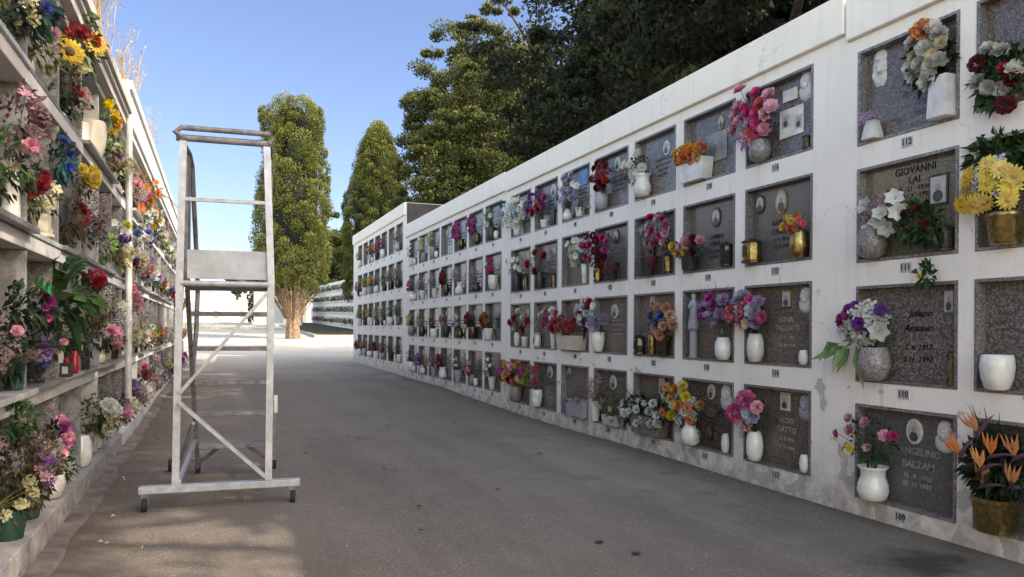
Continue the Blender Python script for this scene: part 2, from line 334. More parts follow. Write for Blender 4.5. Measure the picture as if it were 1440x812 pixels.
# concrete gutter at the left foot
mb = MB(); yy = [2+i*.5 for i in range(54)]
vs = []
for i, y in enumerate(yy):
    e = -.84+.018*math.sin(y*2.1)+.02*math.sin(y*5.3)
    vs += [(-.96, y, gz(y)+.026), (e, y, gz(y)+.018), (e+.02, y, gz(y)-.02)]
mb.add(vs, [(i*3+k, i*3+k+1, (i+1)*3+k+1, (i+1)*3+k) for i in range(len(yy)-1) for k in (0, 1)])
struct(mb.obj('gutter', 'concrete', smooth=False))

# ------------------------------------------------------------------ text
def text_mesh(txt, size, align='CENTER', ext=.0015, shear=0, wx=1):
    cu = bpy.data.curves.new('t', 'FONT'); cu.body = txt; cu.size = size; cu.align_x = align; cu.align_y = 'CENTER'; cu.extrude = ext; cu.shear = shear; cu.space_line = 1.0; cu.resolution_u = 2
    cu.offset = size*.018
    o = bpy.data.objects.new('t', cu); me = o.to_mesh().copy(); o.to_mesh_clear(); bpy.data.objects.remove(o)
    if wx != 1:
        for v in me.vertices: v.co.x *= wx
    return me
# local frame on the right wall: text x -> -Y, text y -> Z, normal -> -X ; left wall: x -> +Y, normal -> +X
MR = Matrix(((0, 0, -1, 0), (-1, 0, 0, 0), (0, 1, 0, 0), (0, 0, 0, 1)))
ML = Matrix(((0, 0, 1, 0), (1, 0, 0, 0), (0, 1, 0, 0), (0, 0, 0, 1)))
def put_text(txt, size, P, mat, parent, side='R', name='inscription', shear=0, wx=1):
    me = text_mesh(txt, size, shear=shear, wx=wx); me.name = name; me.materials.append(MATS[mat])
    o = inst(name, me, None, Matrix.Translation(P) @ (MR if side == 'R' else ML))
    if parent is not None:
        o.parent = parent; o.matrix_parent_inverse = Matrix.Translation(-parent.location)
    return o
ORD = ['first', 'second', 'third', 'fourth', 'fifth', 'sixth', 'seventh', 'eighth', 'ninth', 'tenth', 'eleventh', 'twelfth', 'thirteenth', 'fourteenth', 'fifteenth', 'sixteenth', 'seventeenth', 'eighteenth', 'nineteenth', 'twentieth'] + ['twenty-'+o for o in ['first', 'second', 'third', 'fourth', 'fifth', 'sixth', 'seventh', 'eighth', 'ninth']]
ROWN = ['top', 'second', 'third', 'bottom']

# ------------------------------------------------------------------ right burial walls
D = 4.403
def cols_lin(y0, pitch, w_, n): return [(y0+i*pitch, y0+i*pitch+w_) for i in range(n)]   # near -> far (lo, hi)
BL = {
 'b': dict(y=(-2.6, 4.29), cols=[(1.52, 2.34), (2.455, 3.272), (3.384, 4.2)][::-1], rows=[(2.706, 3.404), (1.845, 2.538), (.973, 1.674), (.117, .811)], base=-.1, top=3.815, name='nearest right wall'),
 'c': dict(y=(4.29, 11.385), cols=cols_lin(4.642, .9535, .812, 7), rows=[(2.787, 3.470), (1.910, 2.600), (1.045, 1.742), (.18, .865)], base=-.1, top=3.88, name='second right wall'),
 'j': dict(y=(11.385, 18.36), cols=cols_lin(11.604, .929, .80, 7), rows=[(2.84, 3.492), (1.985, 2.64), (1.13, 1.795), (.275, .943)], base=-.05, top=3.90, name='third right wall'),
 'k': dict(y=(18.36, 26.0), cols=cols_lin(18.67, .945, .755, 7), rows=[(3.321, 4.05), (2.357, 3.08), (1.393, 2.107), (.428, 1.132)], base=-.05, top=4.49, name='fourth right wall'),
}
BL['b']['cols'] = [(3.384, 4.2), (2.455, 3.272), (1.52, 2.34)]      # column 0 is the far one here
REC = .085; FR = .022
def cell_wall(mb, X, sgn, y0, y1, z0, z1, holes, rec):
    """front sheet in plane X with rectangular recesses; sgn=+1: recess goes to +X"""
    Ys = sorted({y0, y1} | {h[0] for h in holes} | {h[1] for h in holes}); Zs = sorted({z0, z1} | {h[2] for h in holes} | {h[3] for h in holes})
    def q(a, b, c, d): mb.add([a, b, c, d], [(0, 1, 2, 3)] if sgn > 0 else [(3, 2, 1, 0)])
    for i in range(len(Ys)-1):
        for k in range(len(Zs)-1):
            ya, yb, za, zb = Ys[i], Ys[i+1], Zs[k], Zs[k+1]; cy, cz = (ya+yb)/2, (za+zb)/2
            if any(h[0] < cy < h[1] and h[2] < cz < h[3] for h in holes): continue
            q((X, ya, za), (X, ya, zb), (X, yb, zb), (X, yb, za))
    for a, b, c, d in holes:
        Xr = X+sgn*rec
        q((Xr, a, c), (Xr, a, d), (Xr, b, d), (Xr, b, c))
        q((X, a, c), (X, b, c), (Xr, b, c), (Xr, a, c)); q((X, a, d), (Xr, a, d), (Xr, b, d), (X, b, d))
        q((X, a, c), (Xr, a, c), (Xr, a, d), (X, a, d)); q((X, b, c), (X, b, d), (Xr, b, d), (Xr, b, c))
def wall_thing(key, B, X, depth, mat='plaster', taglo=None, phrase=''):
    y0, y1 = B['y']; holes = [(a, b, c, d) for (a, b) in B['cols'] for (c, d) in B['rows']]
    t = thing('burial_wall', phrase, 'wall', (X, (y0+y1)/2, 0))
    inv = Matrix.Translation((-X, -(y0+y1)/2, 0))
    mb = MB(); zb = B['top']-.31
    cell_wall(mb, X, 1, y0, y1, B['base'], zb, holes, REC+.015)
    mb.add([(X, y0, B['base']), (X+depth, y0, B['base']), (X+depth, y0, zb), (X, y0, zb), (X, y1, B['base']), (X+depth, y1, B['base']), (X+depth, y1, zb), (X, y1, zb)],
           [(0, 1, 2, 3), (5, 4, 7, 6), (1, 5, 6, 2), (3, 2, 6, 7)])
    o = mb.obj('wall_body', mat, t, bevel=.006); o.matrix_parent_inverse = inv
    mb = MB(); mb.box(X-.045, y0+.012, zb+.003, X+depth+.05, y1-.012, B['top']); o = mb.obj('coping', mat, t, bevel=.008); o.matrix_parent_inverse = inv
    return t, inv
WALLT = {}
PH = {'b': 'nearest white plaster burial wall on the right with peeling grimy foot', 'c': 'second white burial wall on the right, seven niches long, flowers in every row',
      'j': 'third white burial wall on the right, seven narrow-looking niche columns below the trees', 'k': 'taller fourth white burial wall on the right with dark roof side showing'}
for key in 'bcjk': WALLT[key] = wall_thing(key, BL[key], D, 2.2, phrase=PH[key])
# dark side of the taller block's roof
mb = MB(); mb.box(D+.02, 18.325, 3.93, D+2.2, 18.352, 4.47); o = mb.obj('roof_side', 'roof_dark', WALLT['k'][0]); o.matrix_parent_inverse = WALLT['k'][1]

def head_marks(mb, cy, cz, w_, h_, X, side):
    """tiny head-and-shoulders figure on a photo plate"""
    n = 10; s = 1 if side == 'R' else -1
    for (oz, rz, ry) in ((.16*h_, .17*h_, .2*w_), (-.22*h_, .26*h_, .36*w_)):
        mb.add([(X, cy, cz+oz)]+[(X, cy+ry*math.cos(2*math.pi*k/n), cz+oz+rz*math.sin(2*math.pi*k/n)) for k in range(n)], [((0, 1+(k+1) % n, 1+k) if s > 0 else (0, 1+k, 1+(k+1) % n)) for k in range(n)], 0 if oz > 0 else 1)
def portrait(parent, inv, Y, Z, w_, h_, X, side='R', kind='oval', rim='relief_white'):
    s = -1 if side == 'R' else 1
    mb = MB()
    if kind == 'oval':
        n = 20
        ring = lambda k, a, dx: [(X+s*dx, Y+a*w_/2*math.cos(2*math.pi*i/n), Z+a*h_/2*math.sin(2*math.pi*i/n)) for i in range(n)]
        vs = ring(0, 1, 0)+ring(0, 1, .010)+ring(0, .78, .012)
        fs = [(r*n+i, r*n+(i+1) % n, (r+1)*n+(i+1) % n, (r+1)*n+i) for r in range(2) for i in range(n)]+[tuple(2*n+i for i in range(n))]
        mb.add(vs, fs)
        p = mb.obj('portrait', rim, parent); p.matrix_parent_inverse = inv
        mb = MB(); mb.add([(X+s*.0135, Y+.76*w_/2*math.cos(2*math.pi*i/n), Z+.76*h_/2*math.sin(2*math.pi*i/n)) for i in range(n)], [tuple(range(n))])
    else:
        mb.box(X, Y-w_/2, Z-h_/2, X+s*.010, Y+w_/2, Z+h_/2)
        p = mb.obj('portrait', rim, parent); p.matrix_parent_inverse = inv
        mb = MB(); mb.box(X+s*.010, Y-w_*.4, Z-h_*.42, X+s*.013, Y+w_*.4, Z+h_*.42)
    f = mb.obj('photo', 'photo_paper', p)
    mb = MB(); head_marks(mb, Y, Z-.04*h_, w_*.75, h_*.75, X+s*.0155, side); mb.obj('figure', ['skin_photo', 'photo_dark'], p)
    return p
def relief(parent, inv, Y, Z, h_, X, side='R', kind='bust', mat='relief_white'):
    """carved relief: a height field cut to a head-and-shoulders outline"""
    s = -1 if side == 'R' else 1; mb = MB(); nu, nv = 22, 34
    E = [(0, .24, .17, .20, 1.0), (-.01, .33, .20, .17, .75), (-.13, .16, .08, .22, .6), (.13, .16, .08, .22, .6), (.0, .02, .09, .12, .8), (0, -.22, .30, .22, .75), (-.2, -.12, .12, .14, .6), (.16, -.08, .14, .16, .62), (.02, .20, .035, .07, 1.25), (.0, .10, .06, .05, 1.1), (-.06, .27, .03, .02, 1.12), (.06, .27, .03, .02, 1.12)]
    if kind == 'tall': E = [(0, .26, .15, .18, 1), (0, .30, .21, .2, .7), (-.02, 0, .24, .3, .7), (0, -.3, .22, .28, .65), (.08, -.12, .1, .12, 1), (.07, -.02, .07, .07, 1.2), (.02, .22, .03, .06, 1.25), (-.1, -.25, .06, .2, .9)]
    def hf(u, v):
        h = 0
        for a, b, ru, rv, k in E:
            q = 1-((u-a)/ru)**2-((v-b)/rv)**2
            if q > 0: h = max(h, k*math.sqrt(q)*(.6 if ru > .1 else 1)+(.25*k if ru <= .1 else 0))
        return h*(1+.05*math.sin(u*70)*math.sin(v*50))
    H_ = {}; vs = []; fs = []
    for j in range(nv+1):
        for i in range(nu+1):
            u, v = -.36+.72*i/nu, -.56+1.1*j/nv; h = hf(u, v); H_[i, j] = h; vs.append((X+s*(.002+h*.032*h_/.1*.5 if h > 0 else 0), Y+(u if s > 0 else -u)*h_, Z+v*h_))
    for j in range(nv):
        for i in range(nu):
            if max(H_[i, j], H_[i+1, j], H_[i, j+1], H_[i+1, j+1]) > .02: fs.append((j*(nu+1)+i, j*(nu+1)+i+1, (j+1)*(nu+1)+i+1, (j+1)*(nu+1)+i))
    mb.add(vs, fs); o = mb.obj('relief', mat, parent, smooth=True); o.matrix_parent_inverse = inv; return o
def marks(parent, inv, Y, Z, w_, X, lines=4, mat='letter_dark', side='R', seed=0, gap=.055, hh=.022):
    """worn, unreadable inscription: little strokes, no real letters"""
    rg = random.Random(seed); s = -1 if side == 'R' else 1; mb = MB()
    for l in range(lines):
        ww = w_*rg.uniform(.55, 1)*(1 if l < 2 else .7); y = -ww/2; h_ = hh if l < 2 else hh*.7
        while y < ww/2:
            cw = h_*rg.uniform(.5, .9); z = Z-l*gap
            mb.box(X, Y+y, z-h_/2, X+s*.002, Y+y+cw*.22, z+h_/2)
            if rg.random() < .75: mb.box(X, Y+y+cw*.24, z+(h_/2-.004)*rg.choice((-1, 0, 1))-.002, X+s*.002, Y+y+cw*.8, z+(h_/2-.004)*rg.choice((0, .4))+.003)
            y += cw*1.25
    o = mb.obj('inscription', mat, parent); o.matrix_parent_inverse = inv; return o
def plaque(X, ya, yb, za, zb, label, side='R', slab='granite', frame='granite_frame', group='memorial plaques closing the burial niches'):
    s = 1 if side == 'R' else -1
    t = thing('memorial_plaque', label, 'plaque', (X, (ya+yb)/2, za), group); inv = Matrix.Translation((-X, -(ya+yb)/2, -za))
    g = .002
    mb = MB(); mb.box(X+s*(REC-.02), ya+FR, za+FR, X+s*REC, yb-FR, zb-FR); o = mb.obj('slab', slab, t); o.matrix_parent_inverse = inv
    mb = MB(); xa, xb = X-s*.006, X+s*REC
    mb.box(xa, ya+g, za+g, xb, yb-g, za+FR); mb.box(xa, ya+g, zb-FR, xb, yb-g, zb-g); mb.box(xa, ya+g, za+FR, xb, ya+FR, zb-FR); mb.box(xa, yb-FR, za+FR, xb, yb-g, zb-FR)
    o = mb.obj('frame', frame, t); o.matrix_parent_inverse = inv
    return t, inv
NUM = {}
def number_tag(key, Y, Z, txt):
    t, inv = WALLT[key]; mb = MB(); mb.box(D-.004, Y-.043, Z-.034, D-.0005, Y+.043, Z+.034); o = mb.obj('number_tag', 'tag_metal', t); o.matrix_parent_inverse = inv
    me = text_mesh(txt, .062, ext=.001, wx=.9); me.materials.append(MATS['tag_ink'])
    inst('number', me, o, Matrix.Translation((D-.006, Y, Z)) @ MR)
base_no = {'b': 112, 'c': 116, 'j': 144, 'k': 172}
PL = {}
PLDESC = {('b', 0, 0): 'granite plaque with white oval relief', ('b', 0, 1): 'plaque with pale painted-in reflection and framed picture', ('b', 0, 2): 'plaque with dark script lettering', ('b', 0, 3): 'plaque with oval photo and carved bust',
 ('c', 0, 0): 'plaque with open-book double photo', ('c', 0, 1): 'plaque with two bronze ovals', ('c', 0, 2): 'plaque with pale name and square photo', ('c', 0, 3): 'dark plaque with pale name, square photo'}
for key in 'bcjk':
    B = BL[key]
    for ci, (a, b) in enumerate(B['cols']):
        for ri, (c, d) in enumerate(B['rows']):
            ds = PLDESC.get((key, ci, ri), 'speckled granite plaque')
            lab = f"{ds}, {ORD[ci] if key != 'b' else ['left', 'right', 'outermost'][ci]} niche {'from front ' if key != 'b' else ''}, {ROWN[ri]} row, {B['name']}".replace(' ,', ',')
            PL[key, ci, ri] = plaque(D, a, b, c, d, lab, slab='granite_reflect' if (key, ci, ri) in (('b', 0, 1),) else ['granite', 'granite_brown', 'granite', 'granite_fine', 'granite_brown'][(ci*5+ri*3+len(key)+ord(key)) % 5])
            n0 = base_no[key]+(4*ci if key != 'b' else -4*ci)-ri
            number_tag(key, (a+b)/2 + .02*math.sin(n0*7), c-.062 if ri < 3 else c-.055, str(n0))

# ------------------------------------------------------------------ blooms (unit radius, facing +Z)
def petal(mb, ang, r0, r1, w_, z0, z1, curl, c, seg=3, pointed=False, cup=.12, roll=0):
    """one petal: strip of quads with a mid line, from radius r0 to r1"""
    ca, sa = math.cos(ang), math.sin(ang); vs = []
    for i in range(seg+1):
        t = i/seg; r = r0+(r1-r0)*t
        ww = w_*(math.sin(math.pi*(.18+.72*t)) if not pointed else math.sin(math.pi*(.12+.86*t)))*.5
        z = z0+(z1-z0)*t+curl*t*t
        for k in (-1, 0, 1):
            zz = z+(cup*w_ if k else 0)+roll*k*w_*.3
            vs.append((ca*r-sa*ww*k, sa*r+ca*ww*k, zz))
    fs = []
    for i in range(seg):
        for k in range(2): fs.append((i*3+k, (i+1)*3+k, (i+1)*3+k+1, i*3+k+1))
    mb.add(vs, fs, 0, c)
def bloom_mesh(kind, colr, var):
    rg = random.Random(hash((kind, var)) & 0xffff if False else sum(map(ord, kind))*7+var); mb = MB(); mats = ['petal_'+colr]
    U = rg.uniform
    if kind == 'rose':
        n = 7
        for L, (r, zt, w_, cv) in enumerate(((1.0, .05, .95, -.18), (.82, .28, .85, -.10), (.62, .42, .72, -.02), (.42, .50, .55, .04), (.24, .52, .4, .05))):
            k = n-L
            for i in range(max(k, 3)): petal(mb, 2*math.pi*i/max(k, 3)+L*.5+U(-.2, .2), .06, r*U(.88, 1.08), w_*U(.9, 1.15), -.35+L*.08, zt+U(-.06, .06), cv, .25+.13*L+U(-.15, .2), 3, cup=.16, roll=U(-.3, .3))
    elif kind == 'carnation':
        for i in range(64):
            z = 1-(i+.5)/64*1.35; a = i*2.39996; rr = math.sqrt(max(0, 1-z*z))
            d = Vector((rr*math.cos(a), rr*math.sin(a), z*.8)); s_ = U(.82, 1.08)
            x = d.cross(Vector((U(-1, 1), U(-1, 1), U(-1, 1)))).normalized(); y = d.cross(x).normalized()
            p = d*s_; q = d*.35; wv = .24
            mb.add([q, p-x*wv+y*U(-.1, .1), p*1.06+y*.12, p+x*wv+y*U(-.1, .1)], [(0, 1, 2, 3)], 0, U(.05, 1)*(.5+.5*s_))
    elif kind == 'daisy':
        k = 15
        for i in range(k): petal(mb, 2*math.pi*i/k+U(-.06, .06), .15, U(.88, 1.05), .34, .04, U(-.02, .16), -.06, U(.45, 1), 2, cup=.08)
        for i in range(k): petal(mb, 2*math.pi*(i+.5)/k, .15, U(.62, .8), .3, .1, U(.14, .28), -.04, U(.25, .8), 2, cup=.08)
        mats.append({'yellow': 'petal_gold', 'white': 'petal_yellow'}.get(colr, 'petal_brown'))
        mb.lathe([(.26, .05), (.24, .16), (.14, .22), (.02, .23)], 8, m=1); mb.c += [.5]*(len(mb.f)-len(mb.c))
    elif kind == 'sunflower':
        k = 17
        for i in range(k): petal(mb, 2*math.pi*i/k+U(-.08, .08), .25, U(.88, 1.06), .36, .02, U(-.1, .14), -.1, U(.4, 1), 3, cup=.1)
        for i in range(k): petal(mb, 2*math.pi*(i+.5)/k, .25, U(.7, .85), .32, .08, U(.1, .2), -.05, U(.2, .7), 2)
        mats.append('petal_brown'); mb.lathe([(.36, .03), (.34, .14), (.2, .2), (.02, .18)], 10, m=1); mb.c += [.5]*(len(mb.f)-len(mb.c))
    elif kind == 'lily':
        for i in range(6): petal(mb, 2*math.pi*i/6+U(-.08, .08), .03, U(.85, 1.05), .82, -.4, .45, -.45+U(-.1, .1), U(.4, 1), 4, True, cup=.14)
        for i in range(4): mb.tube([(0, 0, -.2), (U(-.12, .12), U(-.12, .12), .4)], .025, 3, 0, .1)
    elif kind == 'spray':
        for j in range(13):
            a = j*2.4; r = math.sqrt(j/13)*.95; cx, cy, cz = r*math.cos(a), r*math.sin(a), U(-.15, .3)
            s_ = U(.22, .32); tl = Vector((U(-.5, .5), U(-.5, .5), 1)).normalized(); T = tl.to_track_quat('Z', 'Y').to_matrix(); cc = U(.3, 1)
            for i in range(5):
                aa = 2*math.pi*i/5
                pts = [Vector((0, 0, 0)), Vector((math.cos(aa-.5)*s_*.8, math.sin(aa-.5)*s_*.8, .05)), Vector((math.cos(aa)*s_*1.1, math.sin(aa)*s_*1.1, .02)), Vector((math.cos(aa+.5)*s_*.8, math.sin(aa+.5)*s_*.8, .05))]
                mb.add([T @ p+Vector((cx, cy, cz)) for p in pts], [(0, 1, 2, 3)], 0, cc*U(.8, 1.1))
    elif kind == 'tulip':
        for L in (0, 1):
            for i in range(3): petal(mb, 2*math.pi*(i+.5*L)/3, .08, .42 if L else .5, .75, -.7, .75, .1, U(.2, .9), 3, True, cup=-.05)
    elif kind == 'ball':
        for i in range(80):
            z = 1-(i+.5)/80*1.9; a = i*2.39996; rr = math.sqrt(max(0, 1-z*z)); d = Vector((rr*math.cos(a), rr*math.sin(a), z))
            x = d.cross(Vector((0, 0, 1) if abs(z) < .9 else (1, 0, 0))).normalized()*.14; y = d.cross(x)
            t = d*U(.95, 1.1)
            mb.add([d*.75-x, t+y*.6, d*.75+x*1.2, t-y*.6+x*.3], [(0, 1, 2, 3)], 0, U(.2, 1))
    elif kind == 'paradise':
        for i in range(5):
            a = U(-.5, .5)+i*.22-.4
            pts = [Vector((0, 0, 0)), Vector((math.sin(a)*.5-.08, .55+U(0, .2), .12)), Vector((math.sin(a)*.95, 1.25+U(-.2, .25), U(0, .2))), Vector((math.sin(a)*.5+.1, .55, -.05))]
            mb.add(pts, [(0, 1, 2, 3)], 0, U(.2, 1))
        mats.append('leaf_mauve')
        mb.tube([(-.3, -.35, 0), (.1, 0, .02), (.9, .32, .1), (1.5, .42, .15)], [.05, .14, .1, .01], 5, 1, .4)
    return mb.mesh(f'{kind}_{colr}', mats, smooth=(kind in ('rose', 'lily', 'tulip', 'paradise', 'daisy', 'sunflower')), col=True)
BM = {}
def bloom(kind, colr, parent, P, n, size, rg):
    var = rg.randrange(2); k = (kind, colr, var)
    if k not in BM: BM[k] = bloom_mesh(*k)
    q = n.to_track_quat('Z', 'Y').to_matrix().to_4x4()
    if kind == 'paradise': q = Matrix(((0, 0, -1, 0), (-1, 0, 0, 0), (0, 1, 0, 0), (0, 0, 0, 1))) @ Matrix.Rotation(rg.uniform(-.6, .6), 4, 'Z')
    else: q = q @ Matrix.Rotation(rg.uniform(0, 6.28), 4, 'Z')
    s_ = size/2
    nmn = {'ball': 'pompom', 'spray': 'blossom_spray', 'paradise': 'strelitzia'}.get(kind, kind)
    o = inst(nmn, BM[k], parent, Matrix.Translation(P) @ q @ Matrix.Diagonal((s_*rg.uniform(.9, 1.1), s_*rg.uniform(.9, 1.1), s_, 1)))
    return o
def leaf_quad(mb, P, d, L, w_, rg, m=0, droop=.3):
    """folded leaf of four faces"""
    d = d.normalized(); s_ = d.cross(Vector((rg.uniform(-1, 1), rg.uniform(-1, 1), rg.uniform(-.3, 1)))).normalized(); up = s_.cross(d)
    a = P; b = P+d*L*.5+up*L*.08; c = P+d*L-Vector((0, 0, droop*L))
    k = rg.random()
    mb.add([a, b-s_*w_*.5+up*w_*.12, c, b+s_*w_*.5+up*w_*.12, b], [(0, 1, 4), (1, 2, 4), (0, 4, 3), (4, 2, 3)], m, [k*.8, k, k*.85, min(1, k*1.1)])
def bouquet(side, cx, cy, rx, ry, flowers, label, leaf='leaf', nleaf=50, lsize=.07, base=None, off=None, depth=.09, seed=None, group='flower bouquets in the burial niches', blades=0, name='bouquet'):
    """cx,cy,rx,ry: pixels of the crown in the photograph; everything is placed on the wall's own plane"""
    X = D-.03 if side == 'R' else -1.0
    if off is not None: X += off
    C0 = at(cx, cy, X); m_ = mpp(C0); k = Vector((0, 0, 1)); out = Vector((-1, 0, 0)) if side == 'R' else Vector((1, 0, 0))
    # image-horizontal step in Y on this plane
    dy = abs(at(cx+1, cy, X).y-at(cx-1, cy, X).y)/2
    ay = rx*dy; az = ry*m_; ax_ = 0
    if side == 'L': ax_ = min(rx*m_*.9, .2); ay = max(.12, min(rx*m_*1.2, .2))
    rg = random.Random(seed if seed is not None else int(cx*31+cy*7))
    if side == 'R': flowers = [(f[0], f[1], round(f[2]*1.45), f[3]*.95)+tuple(f[4:]) for f in flowers]; nleaf = int(nleaf*1.9)
    else: nleaf = int(nleaf*1.7)
    if base is None: base = (cx, cy+ry*1.05)
    B0 = at(base[0], base[1], D if side == 'R' else -1.06)
    t = thing(name, label, 'bouquet' if name == 'bouquet' else 'plant', B0, group)
    C = C0-B0
    mb = MB()
    placed = []
    tot = sum(f[2] for f in flowers)
    seq = [(f[0], f[1], f[3]) for f in flowers for _ in range(f[2])]; rg.shuffle(seq)
    pts = []
    for f in flowers:
        if len(f) > 4:
            for (px, py) in f[4]:
                if side == 'R': Q = at(px, py, X)-B0; pts.append((f[0], f[1], f[3], Q.y-C.y, Q.z-C.z, .75))
                else: pts.append((f[0], f[1], f[3], -ay*.9, (cy-py)*m_, .75, (px-cx)*m_))
    for kd, co, sz in seq:
        best = None
        for _ in range(14):
            a = rg.uniform(0, 6.283); r = math.sqrt(rg.random())*.88
            yy, zz = r*math.cos(a)*ay, r*math.sin(a)*az
            dmin = min([math.hypot(yy-p[3], zz-p[4]) for p in pts] or [9])
            if best is None or dmin > best[0]: best = (dmin, yy, zz, r)
        if side == 'R': pts.append((kd, co, sz, best[1], best[2], 1-best[3]*.6))
        else:
            xx = best[1]/max(ay, .01)*ax_; q_ = math.sqrt(max(0, 1-min(1, (xx/max(ax_, .01))**2*.9+(best[2]/max(az, .01))**2*.9)))
            pts.append((kd, co, sz, -ay*q_*rg.uniform(.2, 1.1)+.03, best[2], .75, xx))
    for kd, co, sz, yy, zz, q, *xq in pts:
        P = C+Vector((0, yy, zz))+out*depth*(.2+.8*q)*rg.uniform(.8, 1.2)
        if xq: P = C+Vector((xq[0], yy, zz))
        n = (out*1.0+Vector((0, yy/max(ay, .02), zz/max(az, .02)+.15))*.55+Vector((rg.uniform(-.25, .25), rg.uniform(-.3, .3), rg.uniform(-.25, .25)))).normalized()
        if side == 'R': n = (n+Vector((0, -.25, 0))).normalized()
        else: n = (Vector((.25, -1, .1))+Vector((xq[0]/max(ax_, .02)*.6, 0, zz/max(az, .02)*.5))+Vector((rg.uniform(-.25, .25), 0, rg.uniform(-.25, .25)))).normalized()
        size = sz*m_*1.12
        bloom(kd, co, t, P, n, size, rg)
        mid = C*.5+Vector((0, yy*.3, zz*.2)); mb.tube([Vector((0, 0, -.03)), mid, P-n*size*.15], .0025, 3, 0, rg.random(), cap=False)
    for i in range(nleaf):
        a = rg.uniform(0, 6.283); r = math.sqrt(rg.random())
        P = C+Vector((0, r*math.cos(a)*ay*.92, r*math.sin(a)*az*.92-.015))+out*depth*rg.uniform(-.5, .55)*(1.1-r*.6)
        if side == 'L': P = C+Vector((r*math.cos(a)*ax_*.95, rg.uniform(-.9, .8)*ay*(1.1-r*.5), r*math.sin(a)*az*.95-.01))
        d = Vector((0, math.cos(a)*rg.uniform(.3, 1), math.sin(a)+rg.uniform(-.3, .7)))+out*rg.uniform(-.1, .9)
        leaf_quad(mb, P, d, lsize*rg.uniform(.6, 1.3), lsize*rg.uniform(.3, .5), rg, 0, rg.uniform(0, .5))
    for i in range(nleaf//4):
        u = rg.random(); P = C*u*.8; d = C.normalized()+Vector((rg.uniform(-.5, .5), rg.uniform(-.8, .8), rg.uniform(-.3, .5)))
        leaf_quad(mb, P, d, lsize*rg.uniform(.6, 1.1), lsize*.35, rg, 0, .2)
    for i in range(blades):
        a = rg.uniform(-.9, .9); L = az*rg.uniform(1.2, 2.0); s_ = .006
        p0 = C*.2; p1 = C+Vector((0, a*ay*.6, L*.5))+out*rg.uniform(0, .06); p2 = C+Vector((0, a*ay*1.3, L))+out*rg.uniform(0, .12)
        mb.add([p0+Vector((0, -s_, 0)), p0+Vector((0, s_, 0)), p1+Vector((0, s_*1.6, 0)), p1-Vector((0, s_*1.6, 0)), p2], [(0, 1, 2, 3), (3, 2, 4)], 0, rg.random())
    mb.obj('foliage', leaf, t, col=True)
    return t

# ------------------------------------------------------------------ vases
VP = {
 'egg': [(.20, 0), (.36, .04), (.47, .25), (.5, .5), (.46, .78), (.36, .96), (.33, 1), (.29, .97), (.30, .9)],
 'tulip': [(.26, 0), (.36, .05), (.46, .35), (.5, .65), (.47, .92), (.44, 1), (.40, 1), (.40, .93)],
 'flare': [(.30, 0), (.42, .06), (.5, .28), (.47, .5), (.38, .72), (.40, .9), (.5, 1), (.45, 1), (.36, .9)],
 'bulb': [(.22, 0), (.42, .1), (.5, .35), (.42, .6), (.26, .82), (.28, 1), (.23, 1), (.22, .85)],
 'pot': [(.36, 0), (.40, .05), (.48, .85), (.5, .88), (.5, 1), (.45, 1), (.43, .85)],
 'cone': [(.30, 0), (.32, .03), (.5, .97), (.5, 1), (.44, 1), (.42, .9)],
 'round': [(.24, 0), (.40, .1), (.5, .4), (.49, .62), (.42, .88), (.40, 1), (.35, 1), (.34, .9)],
 'urn': [(.26, 0), (.30, .05), (.16, .12), (.2, .18), (.42, .4), (.5, .68), (.44, .9), (.5, 1), (.44, 1), (.38, .9)],
 'tall': [(.46, 0), (.5, .02), (.48, .3), (.43, .85), (.45, 1), (.38, 1), (.36, .85)],
 'trap': [(.46, 0), (.5, .02), (.44, .4), (.32, .93), (.33, 1), (.27, 1), (.26, .85)],
 'cyl': [(.46, 0), (.5, .04), (.5, .96), (.47, 1), (.42, 1), (.42, .9)],
}
def ledge_z(P, side):
    if side == 'R':
        for key in 'bcjk':
            y0, y1 = BL[key]['y']
            if y0 <= P.y < y1:
                zs = [r[0]+FR for r in BL[key]['rows']]; return min(zs, key=lambda z: abs(z-P.z))
        return P.z
    zs = [s_ for s_ in LSH]; return min(zs, key=lambda z: abs(z-P.z))
LSH = [.175, .985, 1.915, 2.87]
def vase(side, px, py, wpx, hpx, kind, mat, label, snap=True, off=0, name='flower_vase', cat='vase', flute=0, square=0, aspect=1, group='flower vases standing in the burial niches'):
    X = (D+.0 if side == 'R' else -1.06)+off
    P = at(px, py, X); m_ = mpp(P); w_ = wpx*m_; h_ = hpx*m_
    if side == 'R': w_ = min(w_, .26)
    P.x = X if side == 'L' else min(X, D+REC-.022-w_*.5*aspect)
    if snap:
        z0 = ledge_z(P, side)
        if abs(z0-P.z) < .12: h_ = max(h_+(P.z-z0)*.6, h_*.8); P.z = z0+.0005
    o = MB().lathe([(r*w_, z*h_) for r, z in VP[kind]], 24, flute=flute, square=square, sx=aspect).obj(name, mat, smooth=not square, loc=P)
    if square:
        for p in o.data.polygons: p.use_smooth = False
    tag(o, label, cat, group); return o
